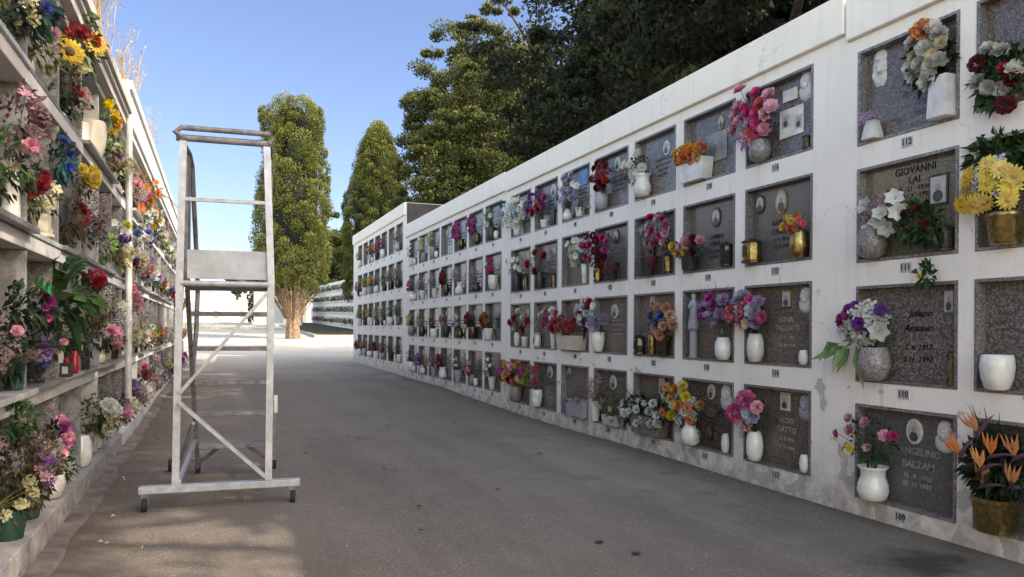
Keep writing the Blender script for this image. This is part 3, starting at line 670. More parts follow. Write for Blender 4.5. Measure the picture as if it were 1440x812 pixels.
def lantern(side, px, py, wpx, hpx, mat, label, glass='glass_dark', cap='bronze', off=0, snap=True):
    X = (D+.005 if side == 'R' else -1.06)+off
    P = at(px, py, X); m_ = mpp(P); w_ = wpx*m_; h_ = hpx*m_
    if side == 'R': w_ = min(w_, .2); P.x = min(X, D+REC-.024-w_*.5)
    if snap:
        z0 = ledge_z(P, side)
        if abs(z0-P.z) < .12: P.z = z0+.0005
    t = thing('grave_lantern', label, 'lantern', P, 'grave lanterns in the niches')
    mb = MB(); mb.lathe([(.40*w_, 0), (.5*w_, .03*h_), (.5*w_, .10*h_), (.42*w_, .13*h_)], 8); mb.obj('base', cap, t)
    mb = MB(); mb.lathe([(.43*w_, .131*h_), (.46*w_, .45*h_), (.43*w_, .80*h_)], 8); mb.obj('body', mat, t)
    mb = MB()
    mb.box((-.47 if side == 'R' else .44)*w_, -.14*w_, .25*h_, (-.44 if side == 'R' else .47)*w_, .14*w_, .68*h_); mb.obj('window', glass, t)
    mb = MB(); mb.lathe([(.5*w_, .801*h_), (.52*w_, .85*h_), (.36*w_, .92*h_), (.12*w_, .97*h_), (.02*w_, 1.0*h_)], 8); mb.obj('cap', cap, t)
    return t
def planter(side, px, py, wpx, hpx, mat, label, off=0):
    X = (D-.01 if side == 'R' else -1.06)+off
    P = at(px, py, X); dy = abs(at(px+1, py, X).y-at(px-1, py, X).y)/2; w_ = wpx*dy if side == 'R' else wpx*mpp(P); h_ = hpx*mpp(P)
    z0 = ledge_z(P, side); P.z = z0+.0005; b = .07
    mb = MB(); vs = []
    for z, e in ((0, .88), (h_, 1), (h_, .9), (h_*.85, .88)):
        for sx, sy in ((-1, -1), (1, -1), (1, 1), (-1, 1)): vs.append((sx*b*e, sy*w_/2*e, z))
    fs = [(3, 2, 1, 0)]+[(r*4+k, r*4+(k+1) % 4, (r+1)*4+(k+1) % 4, (r+1)*4+k) for r in range(3) for k in range(4)]+[(12, 13, 14, 15)]
    mb.add(vs, fs); o = mb.obj('planter', mat, loc=P, bevel=.008); P2 = P.copy()
    tag(o, label, 'planter', 'planters standing in the niches'); return o
def statue(side, px, py, hpx, label, mat='relief_white', ped=True):
    X = D+.03 if side == 'R' else -1.1
    P = at(px, py, X); h_ = hpx*mpp(P); z0 = ledge_z(P, side); P.z = z0+.0005
    t = thing('statuette', label, 'statue', P, 'small statues in the niches')
    z = 0
    if ped: mb = MB(); mb.lathe([(.07*h_, 0), (.075*h_, .02*h_), (.06*h_, .03*h_), (.06*h_, .40*h_), (.075*h_, .42*h_)], 12); mb.obj('pedestal', mat, t, smooth=False); z = .42*h_
    k = h_-z; mb = MB()
    mb.lathe([(.16*k, 0), (.15*k, .1*k), (.10*k, .45*k), (.13*k, .68*k), (.09*k, .78*k), (.045*k, .82*k), (.07*k, .9*k), (.06*k, .96*k), (.01*k, 1*k)], 14, cz=z)
    mb.tube([(-.08*k, -.09*k, z+.66*k), (-.14*k, -.02*k, z+.58*k), (-.12*k, .03*k, z+.66*k)], .03*k, 6); mb.tube([(-.08*k, .09*k, z+.66*k), (-.14*k, .02*k, z+.58*k), (-.12*k, 0, z+.68*k)], .03*k, 6)
    mb.obj('figure', mat, t, smooth=True); return t

def adr(P, side):
    """where a thing stands, in words"""
    if side == 'R':
        for key in 'bcjk':
            y0, y1 = BL[key]['y']
            if y0 <= P.y < y1:
                B = BL[key]; ci = min(range(len(B['cols'])), key=lambda i: abs((B['cols'][i][0]+B['cols'][i][1])/2-P.y))
                ri = min(range(4), key=lambda i: abs(B['rows'][i][0]+.3-P.z))
                return (f"{['left', 'right', 'outermost'][ci]} niche, " if key == 'b' else f"{ORD[ci]} niche from front, ")+f"{ROWN[ri]} row, {B['name']}"
    ci = int((P.y-LY0)//LP); ri = min(range(4), key=lambda i: abs([2.87, 1.915, .985, .175][i]+.3-P.z))
    return f"{ORD[max(0, ci)]} niche from front, {ROWN[ri]} row, left wall"
LY0, LP = 3.19, .94
USED = {}
def relabel():
    """finish every label with the niche it belongs to; look-alikes inside one niche get near/far"""
    items = [o for o in sc.objects if o.parent is None and o.get('label') and str(o['label']).endswith('@R') or (o.parent is None and o.get('label') and str(o['label']).endswith('@L'))]
    for o in items:
        side = o['label'][-1]; P = Vector(o.location)+(Vector((0, 0, .05)))
        o['label'] = o['label'][:-2].strip()+', '+adr(P, side)
    d = {}
    for o in items: d.setdefault(o['label'], []).append(o)
    for l, os_ in d.items():
        if len(os_) > 1:
            os_.sort(key=lambda o: o.location.y)
            for i, o in enumerate(os_): o['label'] = ('nearer ', 'farther ', 'middle ', 'smallest ')[min(i, 3)]+l if len(os_) < 3 else ('nearest ', 'middle ', 'farthest ', 'highest ')[min(i, 3)]+l

# ------------------------------------------------------------------ right wall contents
XS = D+REC-.0205
def niche_text(key, ci, ri, rows, mat, shear=0):
    t, inv = PL[key, ci, ri]
    for txt, px, py, hpx, *wx in rows:
        P = at(px, py, XS-.0005); put_text(txt, hpx*mpp(P)*1.38, P, mat, t, 'R', shear=shear, wx=wx[0] if wx else 1)
def pin(key, ci, ri, px, py, wpx, hpx, kind='oval', rim='relief_white'):
    t, inv = PL[key, ci, ri]; P = at(px, py, XS); m_ = mpp(P); dy = abs(at(px+1, py, XS).y-at(px-1, py, XS).y)/2
    portrait(t, inv, P.y, P.z, wpx*dy, hpx*m_, XS, 'R', kind, rim)
def rel(key, ci, ri, px, py, hpx, kind='bust', mat='relief_white'):
    t, inv = PL[key, ci, ri]; P = at(px, py, XS); relief(t, inv, P.y, P.z, hpx*mpp(P)*.9, XS, 'R', kind, mat)
def mk(key, ci, ri, px, py, wpx, n, mat='letter_faint', hh=.02, gap=.05):
    t, inv = PL[key, ci, ri]; P = at(px, py, XS); dy = abs(at(px+1, py, XS).y-at(px-1, py, XS).y)/2
    marks(t, inv, P.y, P.z, wpx*dy, XS, n, mat, 'R', int(px), gap, hh)
B = lambda *a, **k: bouquet('R', *a, **k)
V = lambda *a, **k: vase('R', *a, **k)

# --- nearest wall, left column
V(1327, 163, 33, 56, 'tall', 'ceramic', 'tall square white ceramic vase @R', square=.8, off=-.02)
B(1308, 78, 30, 46, [('rose', 'white', 7, 23, []), ('carnation', 'orange', 0, 36, [(1309, 46)]), ('rose', 'cream', 2, 20)], 'white roses around one orange flower @R', 'leaf_dark', 110, .075, base=(1327, 112))
V(1227, 193, 23, 24, 'trap', 'ceramic', 'short white tapered vase @R', square=.7)
B(1227, 163, 7, 7, [('spray', 'lilac', 2, 13)], 'tiny lilac blossom tuft @R', 'leaf_mauve', 8, .02, base=(1227, 171))
rel('b', 0, 0, 1238, 95, 54, 'tall')
niche_text('b', 0, 0, [('ENTE', 1282, 131, 9), ('1912', 1294, 143, 7), ('2002', 1295, 157, 7)], 'letter_faint')
# 111
niche_text('b', 0, 1, [('GIOVANNI', 1287, 239, 11, .9), ('LAI', 1286, 253, 10), ('9   11   1934', 1286, 265, 7), ('21   7   1999', 1287, 275, 7)], 'letter_dark')
pin('b', 0, 1, 1321, 267, 27, 44, 'rect', 'bronze')
V(1229, 363, 40, 42, 'round', 'granite_pot', 'wide speckled granite vase @R', off=-.02)
B(1250, 300, 34, 32, [('lily', 'white', 3, 27, [(1224, 290), (1249, 300), (1258, 322)]), ('spray', 'dusty', 3, 20)], 'large white lilies and dry sprigs @R', 'leaf_brown', 40, .06, base=(1232, 332))
B(1296, 312, 27, 28, [('rose', 'darkred', 2, 12)], 'dark green leafy bunch @R', 'leaf', 75, .08, base=(1300, 342))
lantern('R', 1331, 355, 21, 38, 'glass_dark', 'dark glass lantern @R', cap='bronze')
# 110
niche_text('b', 0, 2, [('Juliano', 1294, 441, 10), ('Antonio', 1291, 462, 10)], 'letter_dark', .35)
niche_text('b', 0, 2, [('1. 6. 1917', 1291, 489, 8), ('2.11. 1997', 1290, 506, 8)], 'letter_dark', .2)
pin('b', 0, 2, 1336, 424, 15, 34, 'rect', 'granite_frame')
lantern('R', 1338, 534, 12, 50, 'bronze', 'slim bronze lantern @R', glass='brass')
V(1233, 528, 44, 42, 'round', 'granite_pot', 'bulbous speckled granite vase @R', off=-.02)
B(1219, 455, 36, 30, [('spray', 'white', 9, 22), ('rose', 'purple', 3, 18, [(1249, 436)]), ('rose', 'magenta', 0, 22, [(1193, 450), (1202, 444)]), ('lily', 'white', 0, 30, [(1246, 466)])], 'white sprays with purple roses and lily @R', 'leaf', 40, .05, base=(1231, 489))
B(1196, 478, 26, 14, [], 'broad pale green leaves @R', 'leaf_pale', 7, .20, base=(1228, 491))
P = at(1303, 372, D-.012); sp_ = bouquet('R', 1303, 384, 13, 14, [('tulip', 'yellow', 1, 13, [])], 'yellow bud sprig hanging above @R', 'leaf', 26, .07, base=(1304, 370), off=-.02, depth=.03)
# 109
niche_text('b', 0, 3, [('ANGELINO', 1293, 637, 10, .95), ('BALZAM', 1291, 655, 10), ('15   8   1922', 1290, 671, 6.5), ('25  12  1992', 1289, 683, 6.5)], 'letter_light')
pin('b', 0, 3, 1287, 607, 23, 36); rel('b', 0, 3, 1329, 616, 52)
V(1231, 700, 42, 46, 'flare', 'ceramic', 'curvy white vase with flared rim @R', off=-.02)
B(1226, 616, 38, 32, [('rose', 'pink', 1, 15, [(1204, 587), (1205, 604), (1255, 611)]), ('rose', 'hotpink', 0, 14, [(1184, 609), (1266, 613)]), ('tulip', 'pink', 0, 22, [(1229, 628)]), ('daisy', 'yellow', 0, 18, [(1206, 629)])], 'sparse pink roses with yellow daisy @R', 'leaf', 55, .055, base=(1231, 656))
# right column (cut by the frame)
B(1408, 103, 32, 38, [('rose', 'white', 3, 24, [(1400, 70), (1417, 72)]), ('carnation', 'darkred', 1, 24, [(1386, 92), (1428, 150)]), ('rose', 'red', 1, 16)], 'white roses with ferns and dark red flowers @R', 'leaf', 120, .09, base=(1416, 140))
V(1418, 150, 34, 30, 'pot', 'granite_pot', 'granite pot under the fern @R')
V(1416, 340, 46, 42, 'pot', 'brass', 'tarnished brass pot @R', flute=6, off=-.02)
B(1402, 258, 42, 36, [('daisy', 'yellow', 5, 30, [(1371, 250), (1421, 240), (1403, 260), (1366, 290), (1397, 286), (1430, 282), (1380, 290)]), ('spray', 'white', 5, 16)], 'yellow daisies with small white blossoms @R', 'leaf', 60, .06, base=(1416, 300))
B(1405, 213, 38, 20, [], 'dark green fern fronds behind the daisies @R', 'leaf', 110, .10, base=(1416, 300), off=.05, depth=.03)
V(1404, 543, 44, 46, 'tulip', 'ceramic', 'empty white round-tapered vase @R', off=-.02)
V(1404, 744, 50, 46, 'pot', 'brass', 'faceted brass pot @R', square=.6, off=-.02)
B(1402, 655, 44, 44, [('paradise', 'orange', 3, 44, [(1362, 640), (1388, 608), (1405, 640)])], 'orange bird-of-paradise flowers @R', 'leaf_dark', 130, .09, base=(1404, 705), blades=8)
mk('b', 1, 3, 1425, 625, 30, 3); mk('b', 1, 2, 1420, 440, 40, 4); mk('b', 1, 0, 1420, 120, 30, 2)
# --- second wall
# 116
V(1070, 235, 31, 34, 'round', 'granite_pot', 'round speckled granite pot @R', off=-.02)
B(1064, 166, 32, 44, [('rose', 'pink', 7, 20, [(1051, 127), (1083, 161)]), ('rose', 'hotpink', 4, 17), ('rose', 'coral', 1, 18, [(1064, 190)]), ('spray', 'lilac', 2, 15)], 'tall bunch of pink roses @R', 'leaf_dark', 60, .055, base=(1070, 203))
t_, inv_ = PL['c', 0, 0]
def panel(key, ci, ri, px, py, wpx, hpx, mat, name, thick=.012):
    t, inv = PL[key, ci, ri]; P = at(px, py, XS); m_ = mpp(P); dy = abs(at(px+1, py, XS).y-at(px-1, py, XS).y)/2; mb = MB()
    mb.box(XS-thick, P.y-wpx*dy/2, P.z-hpx*m_/2, XS-.0003, P.y+wpx*dy/2, P.z+hpx*m_/2); o = mb.obj(name, mat, t, bevel=.003); o.matrix_parent_inverse = inv; return o, P
o, P = panel('c', 0, 0, 1114, 172, 33, 40, 'ceramic', 'open_book')
for q in (1105, 1123):
    pp = at(q, 171, XS-.013); mb = MB(); w2 = .042; mb.box(pp.x-.003, pp.y-w2, pp.z-.055, pp.x, pp.y+w2, pp.z+.055); f = mb.obj('photo', 'photo_paper', o)
    mb = MB(); head_marks(mb, pp.y, pp.z, .07, .1, pp.x-.0045, 'R'); mb.obj('figure', ['skin_photo', 'photo_dark'], o)
panel('c', 0, 0, 1112, 134, 20, 17, 'ceramic', 'small_card'); rel('c', 0, 0, 1134, 122, 46); mk('c', 0, 0, 1112, 132, 14, 2, 'letter_faint', .008, .02)
lantern('R', 1134, 207, 12, 20, 'bronze', 'small bronze lamp @R')
# 115
pin('c', 0, 1, 1070, 288, 13, 27, 'oval', 'bronze'); pin('c', 0, 1, 1100, 284, 17, 34, 'oval', 'brass')
niche_text('c', 0, 1, [('RAFFAEL', 1099, 313, 8, .9), ('CAREDDU', 1101, 325, 8, .9), ('2  9  1914', 1099, 337, 5), ('12 12 1990', 1099, 347, 5)], 'letter_dark')
lantern('R', 1060, 367, 27, 36, 'brass', 'wide brass lantern @R'); V(1125, 358, 26, 36, 'round', 'brass', 'fluted brass vase @R', flute=9)
B(1120, 315, 17, 12, [('carnation', 'yellow', 3, 11), ('carnation', 'orange', 2, 10), ('rose', 'coral', 2, 10)], 'small yellow and orange flowers @R', 'leaf_brown', 20, .03, base=(1125, 326))
# 114
pin('c', 0, 2, 1107, 421, 13, 24, 'rect', 'brass'); rel('c', 0, 2, 1133, 423, 42)
niche_text('c', 0, 2, [('GINA', 1106, 450, 8), ('TAGLIATTI', 1107, 462, 8, .9), ('17  9  1921', 1107, 475, 5), ('28 10 1998', 1107, 486, 5)], 'letter_light')
V(1062, 506, 24, 38, 'egg', 'ceramic', 'egg-shaped white vase @R', off=-.02); V(1130, 512, 14, 20, 'egg', 'ceramic', 'small white vase in the corner @R')
B(1057, 440, 25, 26, [('rose', 'lavender', 1, 26, [(1051, 418), (1069, 437)]), ('carnation', 'coral', 1, 24, [(1040, 440)]), ('rose', 'lilac', 2, 18), ('lily', 'cream', 0, 17, [(1057, 455)]), ('rose', 'hotpink', 2, 16)], 'lavender roses with coral carnations @R', 'leaf_dark', 60, .05, base=(1062, 470))
# 113
pin('c', 0, 3, 1105, 565, 13, 25, 'rect'); rel('c', 0, 3, 1133, 574, 44, mat='ceramic_mauve')
niche_text('c', 0, 3, [('ALDO', 1106, 592, 8), ('GATTO', 1106, 605, 8), ('12 5 1908', 1106, 618, 5), ('17 11 1994', 1106, 630, 5)], 'letter_light')
V(1061, 642, 24, 38, 'egg', 'ceramic', 'tall egg-shaped white vase @R', off=-.02); V(1131, 660, 14, 22, 'egg', 'ceramic', 'small white egg vase @R')
B(1057, 578, 26, 24, [('carnation', 'hotpink', 0, 27, [(1042, 580), (1059, 563)]), ('rose', 'lavender', 0, 25, [(1066, 584)]), ('carnation', 'pink', 2, 18)], 'two hot pink carnations, one lavender rose @R', 'leaf', 60, .05, base=(1061, 608))
# 120..117
planter('R', 978, 258, 34, 30, 'ceramic', 'low white rectangular planter @R'); B(975, 217, 23, 12, [('carnation', 'gold', 5, 15), ('carnation', 'orange', 5, 14)], 'orange and golden chrysanthemums @R', 'leaf_brown', 25, .03, base=(978, 232))
pin('c', 1, 0, 1015, 172, 8, 20, 'oval', 'brass'); panel('c', 1, 0, 1008, 207, 30, 40, 'marble_grey', 'book_plaque'); 
pin('c', 1, 1, 1008, 306, 13, 28, 'oval', 'bronze'); niche_text('c', 1, 1, [('CARMINA', 1008, 333, 6, .85), ('CARTA', 1006, 343, 6, .85), ('19 12 1918', 1005, 354, 4), ('9 3 1991', 1005, 362, 4)], 'letter_dark')
V(973, 382, 26, 30, 'pot', 'dark_pot', 'dark stone bowl vase @R'); lantern('R', 1021, 370, 18, 36, 'glass_dark', 'dark glass and bronze lantern @R')
B(970, 346, 24, 14, [('rose', 'pink', 2, 13), ('rose', 'yellow', 2, 14), ('rose', 'darkred', 2, 12)], 'yellow and pink roses, dark leaves @R', 'leaf_blue', 45, .06, base=(973, 356))
V(1017, 505, 24, 31, 'egg', 'ceramic', 'fluted white shell vase @R', flute=9, off=-.02); statue('R', 975, 505, 92, 'white praying statuette on pedestal @R', mat='ceramic_mauve'); pin('c', 1, 2, 998, 423, 9, 17, 'rect')
B(1011, 440, 23, 27, [('rose', 'lilac', 3, 17), ('rose', 'magenta', 2, 16), ('tulip', 'lilac', 2, 18)], 'lilac and purple roses with plumes @R', 'leaf_grey', 50, .05, base=(1016, 476), blades=7)
V(972, 624, 29, 34, 'bulb', 'ceramic', 'bulbous white vase @R', off=-.03); V(1020, 635, 12, 26, 'egg', 'ceramic', 'little white vase @R'); rel('c', 1, 3, 1022, 560, 44, mat='relief_white'); pin('c', 1, 3, 1001, 551, 10, 22)
B(962, 568, 32, 30, [('daisy', 'orange', 1, 17, [(976, 573), (946, 545), (940, 580)]), ('carnation', 'yellow', 3, 15), ('rose', 'gold', 2, 15), ('spray', 'white', 4, 14)], 'big orange and yellow mixed bunch @R', 'leaf', 80, .06, base=(972, 595))
B(1000, 592, 18, 30, [('spray', 'brown', 3, 14)], 'withered brown fern @R', 'leaf_brown', 90, .05, base=(1003, 622))
# 124..121
V(905, 278, 25, 32, 'flare', 'ceramic', 'white waisted vase @R', off=-.02); pin('c', 2, 0, 938, 208, 9, 21)
B(896, 235, 18, 21, [('daisy', 'white', 3, 15, [(903, 217)]), ('lily', 'white', 1, 15)], 'white anemones with dark leaves @R', 'leaf_dark', 60, .05, base=(905, 250))
lantern('R', 938, 383, 13, 30, 'brass', 'tall brass lantern @R'); V(914, 386, 24, 26, 'pot', 'dark_pot', 'dark pot under roses @R')
B(925, 325, 20, 28, [('rose', 'hotpink', 4, 12), ('rose', 'pink', 3, 12), ('spray', 'white', 2, 12)], 'pink roses in a tall dark bunch @R', 'leaf_dark', 100, .045, base=(920, 362))
B(912, 366, 12, 14, [('spray', 'darkred', 2, 12)], 'dark red foliage tuft @R', 'leaf_red', 50, .04, base=(914, 378))
V(934, 500, 20, 28, 'pot', 'bronze', 'bronze vase @R'); lantern('R', 900, 496, 17, 28, 'glass_dark', 'dark round lantern @R'); V(917, 496, 11, 26, 'cyl', 'brass', 'narrow brass vase @R'); pin('c', 2, 2, 919, 424, 8, 18, 'rect', 'brass')
B(934, 452, 19, 24, [('rose', 'blue', 3, 14), ('carnation', 'peach', 4, 14), ('lily', 'peach', 1, 16)], 'peach carnations below blue roses @R', 'leaf_olive', 50, .045, base=(934, 476))
planter('R', 912, 610, 42, 26, 'granite_pot', 'long granite planter @R'); pin('c', 2, 3, 932, 543, 10, 26, 'rect', 'bronze')
B(906, 578, 36, 22, [('carnation', 'white', 5, 13), ('lily', 'white', 2, 14), ('spray', 'white', 3, 10)], 'spreading ferns with white flowers @R', 'leaf_dark', 150, .07, base=(912, 594), blades=12)
# 128..125 
V(847, 297, 20, 25, 'round', 'ceramic_mauve', 'blue-patterned porcelain pot @R', off=-.01); pin('c', 3, 0, 869, 231, 8, 20)
B(848, 247, 13, 24, [('rose', 'darkred', 6, 11), ('carnation', 'red', 4, 10)], 'spike of dark red flowers @R', 'leaf_dark', 60, .04, base=(847, 270))
lantern('R', 840, 393, 12, 24, 'brass', 'small brass lantern @R'); V(862, 393, 20, 24, 'pot', 'dark_pot', 'dark round pot @R'); pin('c', 3, 1, 867, 333, 9, 20, 'oval', 'bronze')
B(840, 350, 23, 24, [('rose', 'hotpink', 4, 11), ('rose', 'magenta', 2, 11), ('carnation', 'darkred', 4, 12)], 'magenta roses in dark leaves @R', 'leaf_dark', 90, .045, base=(845, 374))
B(857, 376, 15, 12, [('spray', 'darkred', 4, 11)], 'low dark red heather @R', 'leaf_red', 50, .035, base=(862, 384))
V(842, 492, 19, 26, 'tulip', 'ceramic', 'white tapered vase @R', off=-.01); pin('c', 3, 2, 865, 438, 9, 20)
B(846, 456, 16, 13, [('ball', 'lilac', 0, 15, [(843, 461), (855, 449), (838, 452)])], 'three lilac pompoms @R', 'leaf_dark', 26, .04, base=(842, 470))
V(838, 592, 16, 28, 'cone', 'ceramic', 'white conical vase @R'); planter('R', 862, 598, 20, 14, 'marble', 'small marble planter @R'); pin('c', 3, 3, 863, 538, 9, 20)
B(843, 547, 17, 22, [('spray', 'dusty', 5, 12)], 'dried mauve flowers @R', 'leaf_olive', 60, .04, base=(838, 568))
B(862, 572, 18, 20, [('spray', 'cream', 2, 8)], 'trailing green plant @R', 'leaf_olive', 90, .05, base=(862, 588))
# 132..129
V(799, 311, 15, 16, 'bulb', 'ceramic', 'round white vase @R'); V(816, 305, 14, 12, 'pot', 'ceramic', 'low white pot @R'); panel('c', 4, 0, 821, 247, 12, 28, 'blue_plate', 'blue_picture')
B(801, 268, 16, 26, [('lily', 'white', 3, 11), ('rose', 'lavender', 5, 10), ('spray', 'lilac', 3, 11)], 'white and lavender cascade @R', 'leaf', 30, .035, base=(799, 297))
B(820, 284, 13, 16, [('spray', 'pink', 1, 8)], 'olive leafy plant @R', 'leaf_olive', 70, .035, base=(817, 297))
V(822, 400, 10, 28, 'cone', 'ceramic', 'slender white vase @R')
B(812, 352, 12, 22, [('lily', 'white', 5, 11), ('spray', 'cream', 4, 10)], 'white lily spray @R', 'leaf', 40, .035, base=(821, 374))
planter('R', 803, 494, 32, 20, 'ceramic_cream', 'cream planter of carnations @R'); pin('c', 4, 2, 812, 437, 8, 20)
B(796, 457, 19, 11, [('carnation', 'red', 6, 12)], 'red carnations in a row @R', 'leaf_dark', 30, .03, base=(800, 474))
B(828, 440, 13, 22, [('rose', 'red', 3, 10, []), ('lily', 'white', 4, 11), ('carnation', 'paleblue', 3, 11)], 'red and white upright bunch @R', 'leaf_dark', 40, .035, base=(820, 476))
planter('R', 813, 590, 26, 24, 'ceramic_mauve', 'grey stone planter @R'); pin('c', 4, 3, 802, 524, 7, 18, 'oval', 'granite_frame')
B(812, 563, 14, 9, [('spray', 'brown', 2, 9)], 'dark dead shoots @R', 'leaf_brown', 50, .03, base=(813, 570))
# 136..133
V(765, 323, 11, 12, 'pot', 'ceramic', 'small white pot @R'); pin('c', 5, 0, 779, 268, 7, 18); V(778, 320, 8, 24, 'cyl', 'dark_pot', 'dark cylindrical vase @R')
B(757, 285, 16, 16, [('rose', 'red', 2, 13), ('rose', 'magenta', 2, 12), ('carnation', 'purple', 2, 12), ('carnation', 'green', 1, 12)], 'violet and red flowers @R', 'leaf', 50, .035, base=(764, 312))
V(759, 407, 14, 24, 'cyl', 'dark_pot', 'dark cylinder vase @R'); lantern('R', 778, 404, 9, 20, 'bronze', 'small bronze lantern @R')
B(758, 370, 16, 18, [('rose', 'red', 3, 12, []), ('spray', 'darkred', 1, 10)], 'red roses in tall leaves @R', 'leaf_olive', 60, .04, base=(759, 385), blades=4)
lantern('R', 756, 487, 12, 22, 'ceramic', 'white cup-shaped lantern @R', cap='ceramic_mauve'); V(778, 488, 10, 20, 'cone', 'ceramic', 'small white cone vase @R')
B(776, 447, 14, 17, [('rose', 'white', 3, 10), ('rose', 'coral', 2, 9), ('carnation', 'magenta', 2, 11)], 'white, coral and magenta roses @R', 'leaf_dark', 36, .035, base=(778, 469))
V(755, 569, 16, 22, 'tulip', 'ceramic', 'white cup vase @R', off=-.02); pin('c', 5, 3, 774, 523, 7, 18); mk('c', 5, 3, 773, 545, 14, 4, 'letter_light', .02, .045)
B(750, 530, 15, 15, [('carnation', 'hotpink', 3, 12), ('carnation', 'green', 2, 12), ('rose', 'yellow', 1, 11)], 'hot pink with yellow-green flowers @R', 'leaf', 36, .035, base=(755, 549))
# 140..137
V(727, 333, 14, 26, 'cone', 'ceramic', 'white tapering vase @R', off=-.02)
B(724, 300, 19, 22, [('lily', 'white', 6, 12), ('carnation', 'teal', 0, 12, [(712, 288)]), ('spray', 'white', 4, 12), ('rose', 'paleblue', 2, 11)], 'white lilies with one teal flower @R', 'leaf_blue', 45, .04, base=(727, 312))
V(727, 412, 14, 26, 'cyl', 'dark_pot', 'dark tall vase @R'); lantern('R', 739, 410, 7, 22, 'bronze', 'slim dark lantern @R', glass='ceramic')
B(729, 372, 15, 15, [('lily', 'white', 3, 10), ('spray', 'dusty', 2, 10)], 'faded white flowers @R', 'leaf_brown', 40, .035, base=(728, 388))
V(738, 486, 10, 13, 'pot', 'ceramic', 'short white pot @R'); V(727, 484, 9, 18, 'egg', 'ceramic', 'white egg vase @R')
B(733, 450, 15, 16, [('rose', 'white', 2, 9), ('rose', 'red', 3, 11), ('lily', 'hotpink', 1, 12)], 'red and white roses, dark blades @R', 'leaf_dark', 50, .04, base=(734, 472))
V(728, 560, 17, 20, 'round', 'granite_pot', 'small granite pot @R')
B(722, 524, 18, 17, [('carnation', 'orange', 2, 13), ('carnation', 'yellow', 2, 11), ('carnation', 'magenta', 3, 12), ('rose', 'pink', 2, 11), ('rose', 'darkred', 2, 11)], 'large multicoloured bunch @R', 'leaf', 45, .04, base=(727, 542))
# --- third and fourth wall: one vase and one bouquet in most niches
rgj = random.Random(5)
ML_ = {'mag': [('carnation', 'magenta', 5), ('carnation', 'hotpink', 3)], 'white': [('lily', 'white', 4), ('spray', 'cream', 3)], 'cream': [('spray', 'cream', 5), ('rose', 'cream', 4)], 'gold': [('carnation', 'gold', 3), ('rose', 'purple', 3)],
 'red': [('rose', 'red', 5), ('rose', 'darkred', 3)], 'pink': [('rose', 'pink', 4), ('spray', 'dusty', 3)], 'yel': [('carnation', 'yellow', 5), ('spray', 'green', 3)], 'lil': [('carnation', 'lilac', 3), ('rose', 'purple', 2), ('rose', 'blue', 1)],
 'dust': [('spray', 'dusty', 6), ('rose', 'pink', 1)], 'green': [('spray', 'green', 3)], 'hp': [('carnation', 'hotpink', 4), ('rose', 'white', 2)], 'or': [('rose', 'orange', 3), ('spray', 'brown', 3)], 'dark': [('spray', 'brown', 4)], 'blue': [('rose', 'paleblue', 4), ('spray', 'white', 3)], 'redgr': [('carnation', 'red', 4), ('carnation', 'green', 4)]}
DN = {'mag': 'bright magenta carnations', 'white': 'white lilies', 'cream': 'pale cream flowers', 'gold': 'golden and violet flowers', 'red': 'red roses', 'pink': 'soft pink roses', 'yel': 'yellow chrysanthemums', 'lil': 'lilac and purple flowers', 'dust': 'dusty pink dried flowers', 'green': 'plain green sprigs', 'hp': 'hot pink carnations', 'or': 'orange-brown flowers', 'dark': 'withered dark flowers', 'blue': 'pale blue roses', 'redgr': 'red and lime flowers'}
TAB = {'j': [['white', 'mag', 'mag', None, 'cream', 'cream', 'white'], ['hp', 'dust', 'dust', 'red', 'dust', 'dust', 'hp'], ['redgr', 'red', 'blue', 'pink', 'dark', 'dust', 'yel'], ['white', 'pink', 'white', 'red', 'dust', 'lil', 'dark']],
       'k': [['dark', None, 'mag', 'gold', 'gold', None, 'dust'], ['pink', 'dust', 'green', 'hp', 'yel', 'yel', 'hp'], ['blue', 'white', 'cream', 'cream', 'yel', 'green', 'cream'], ['dark', 'dark', 'or', 'red', 'green', 'gold', 'red']]}
LF = {'dark': 'leaf_brown', 'dust': 'leaf_grey', 'cream': 'leaf_pale', 'yel': 'leaf', 'or': 'leaf_brown', 'red': 'leaf_dark'}
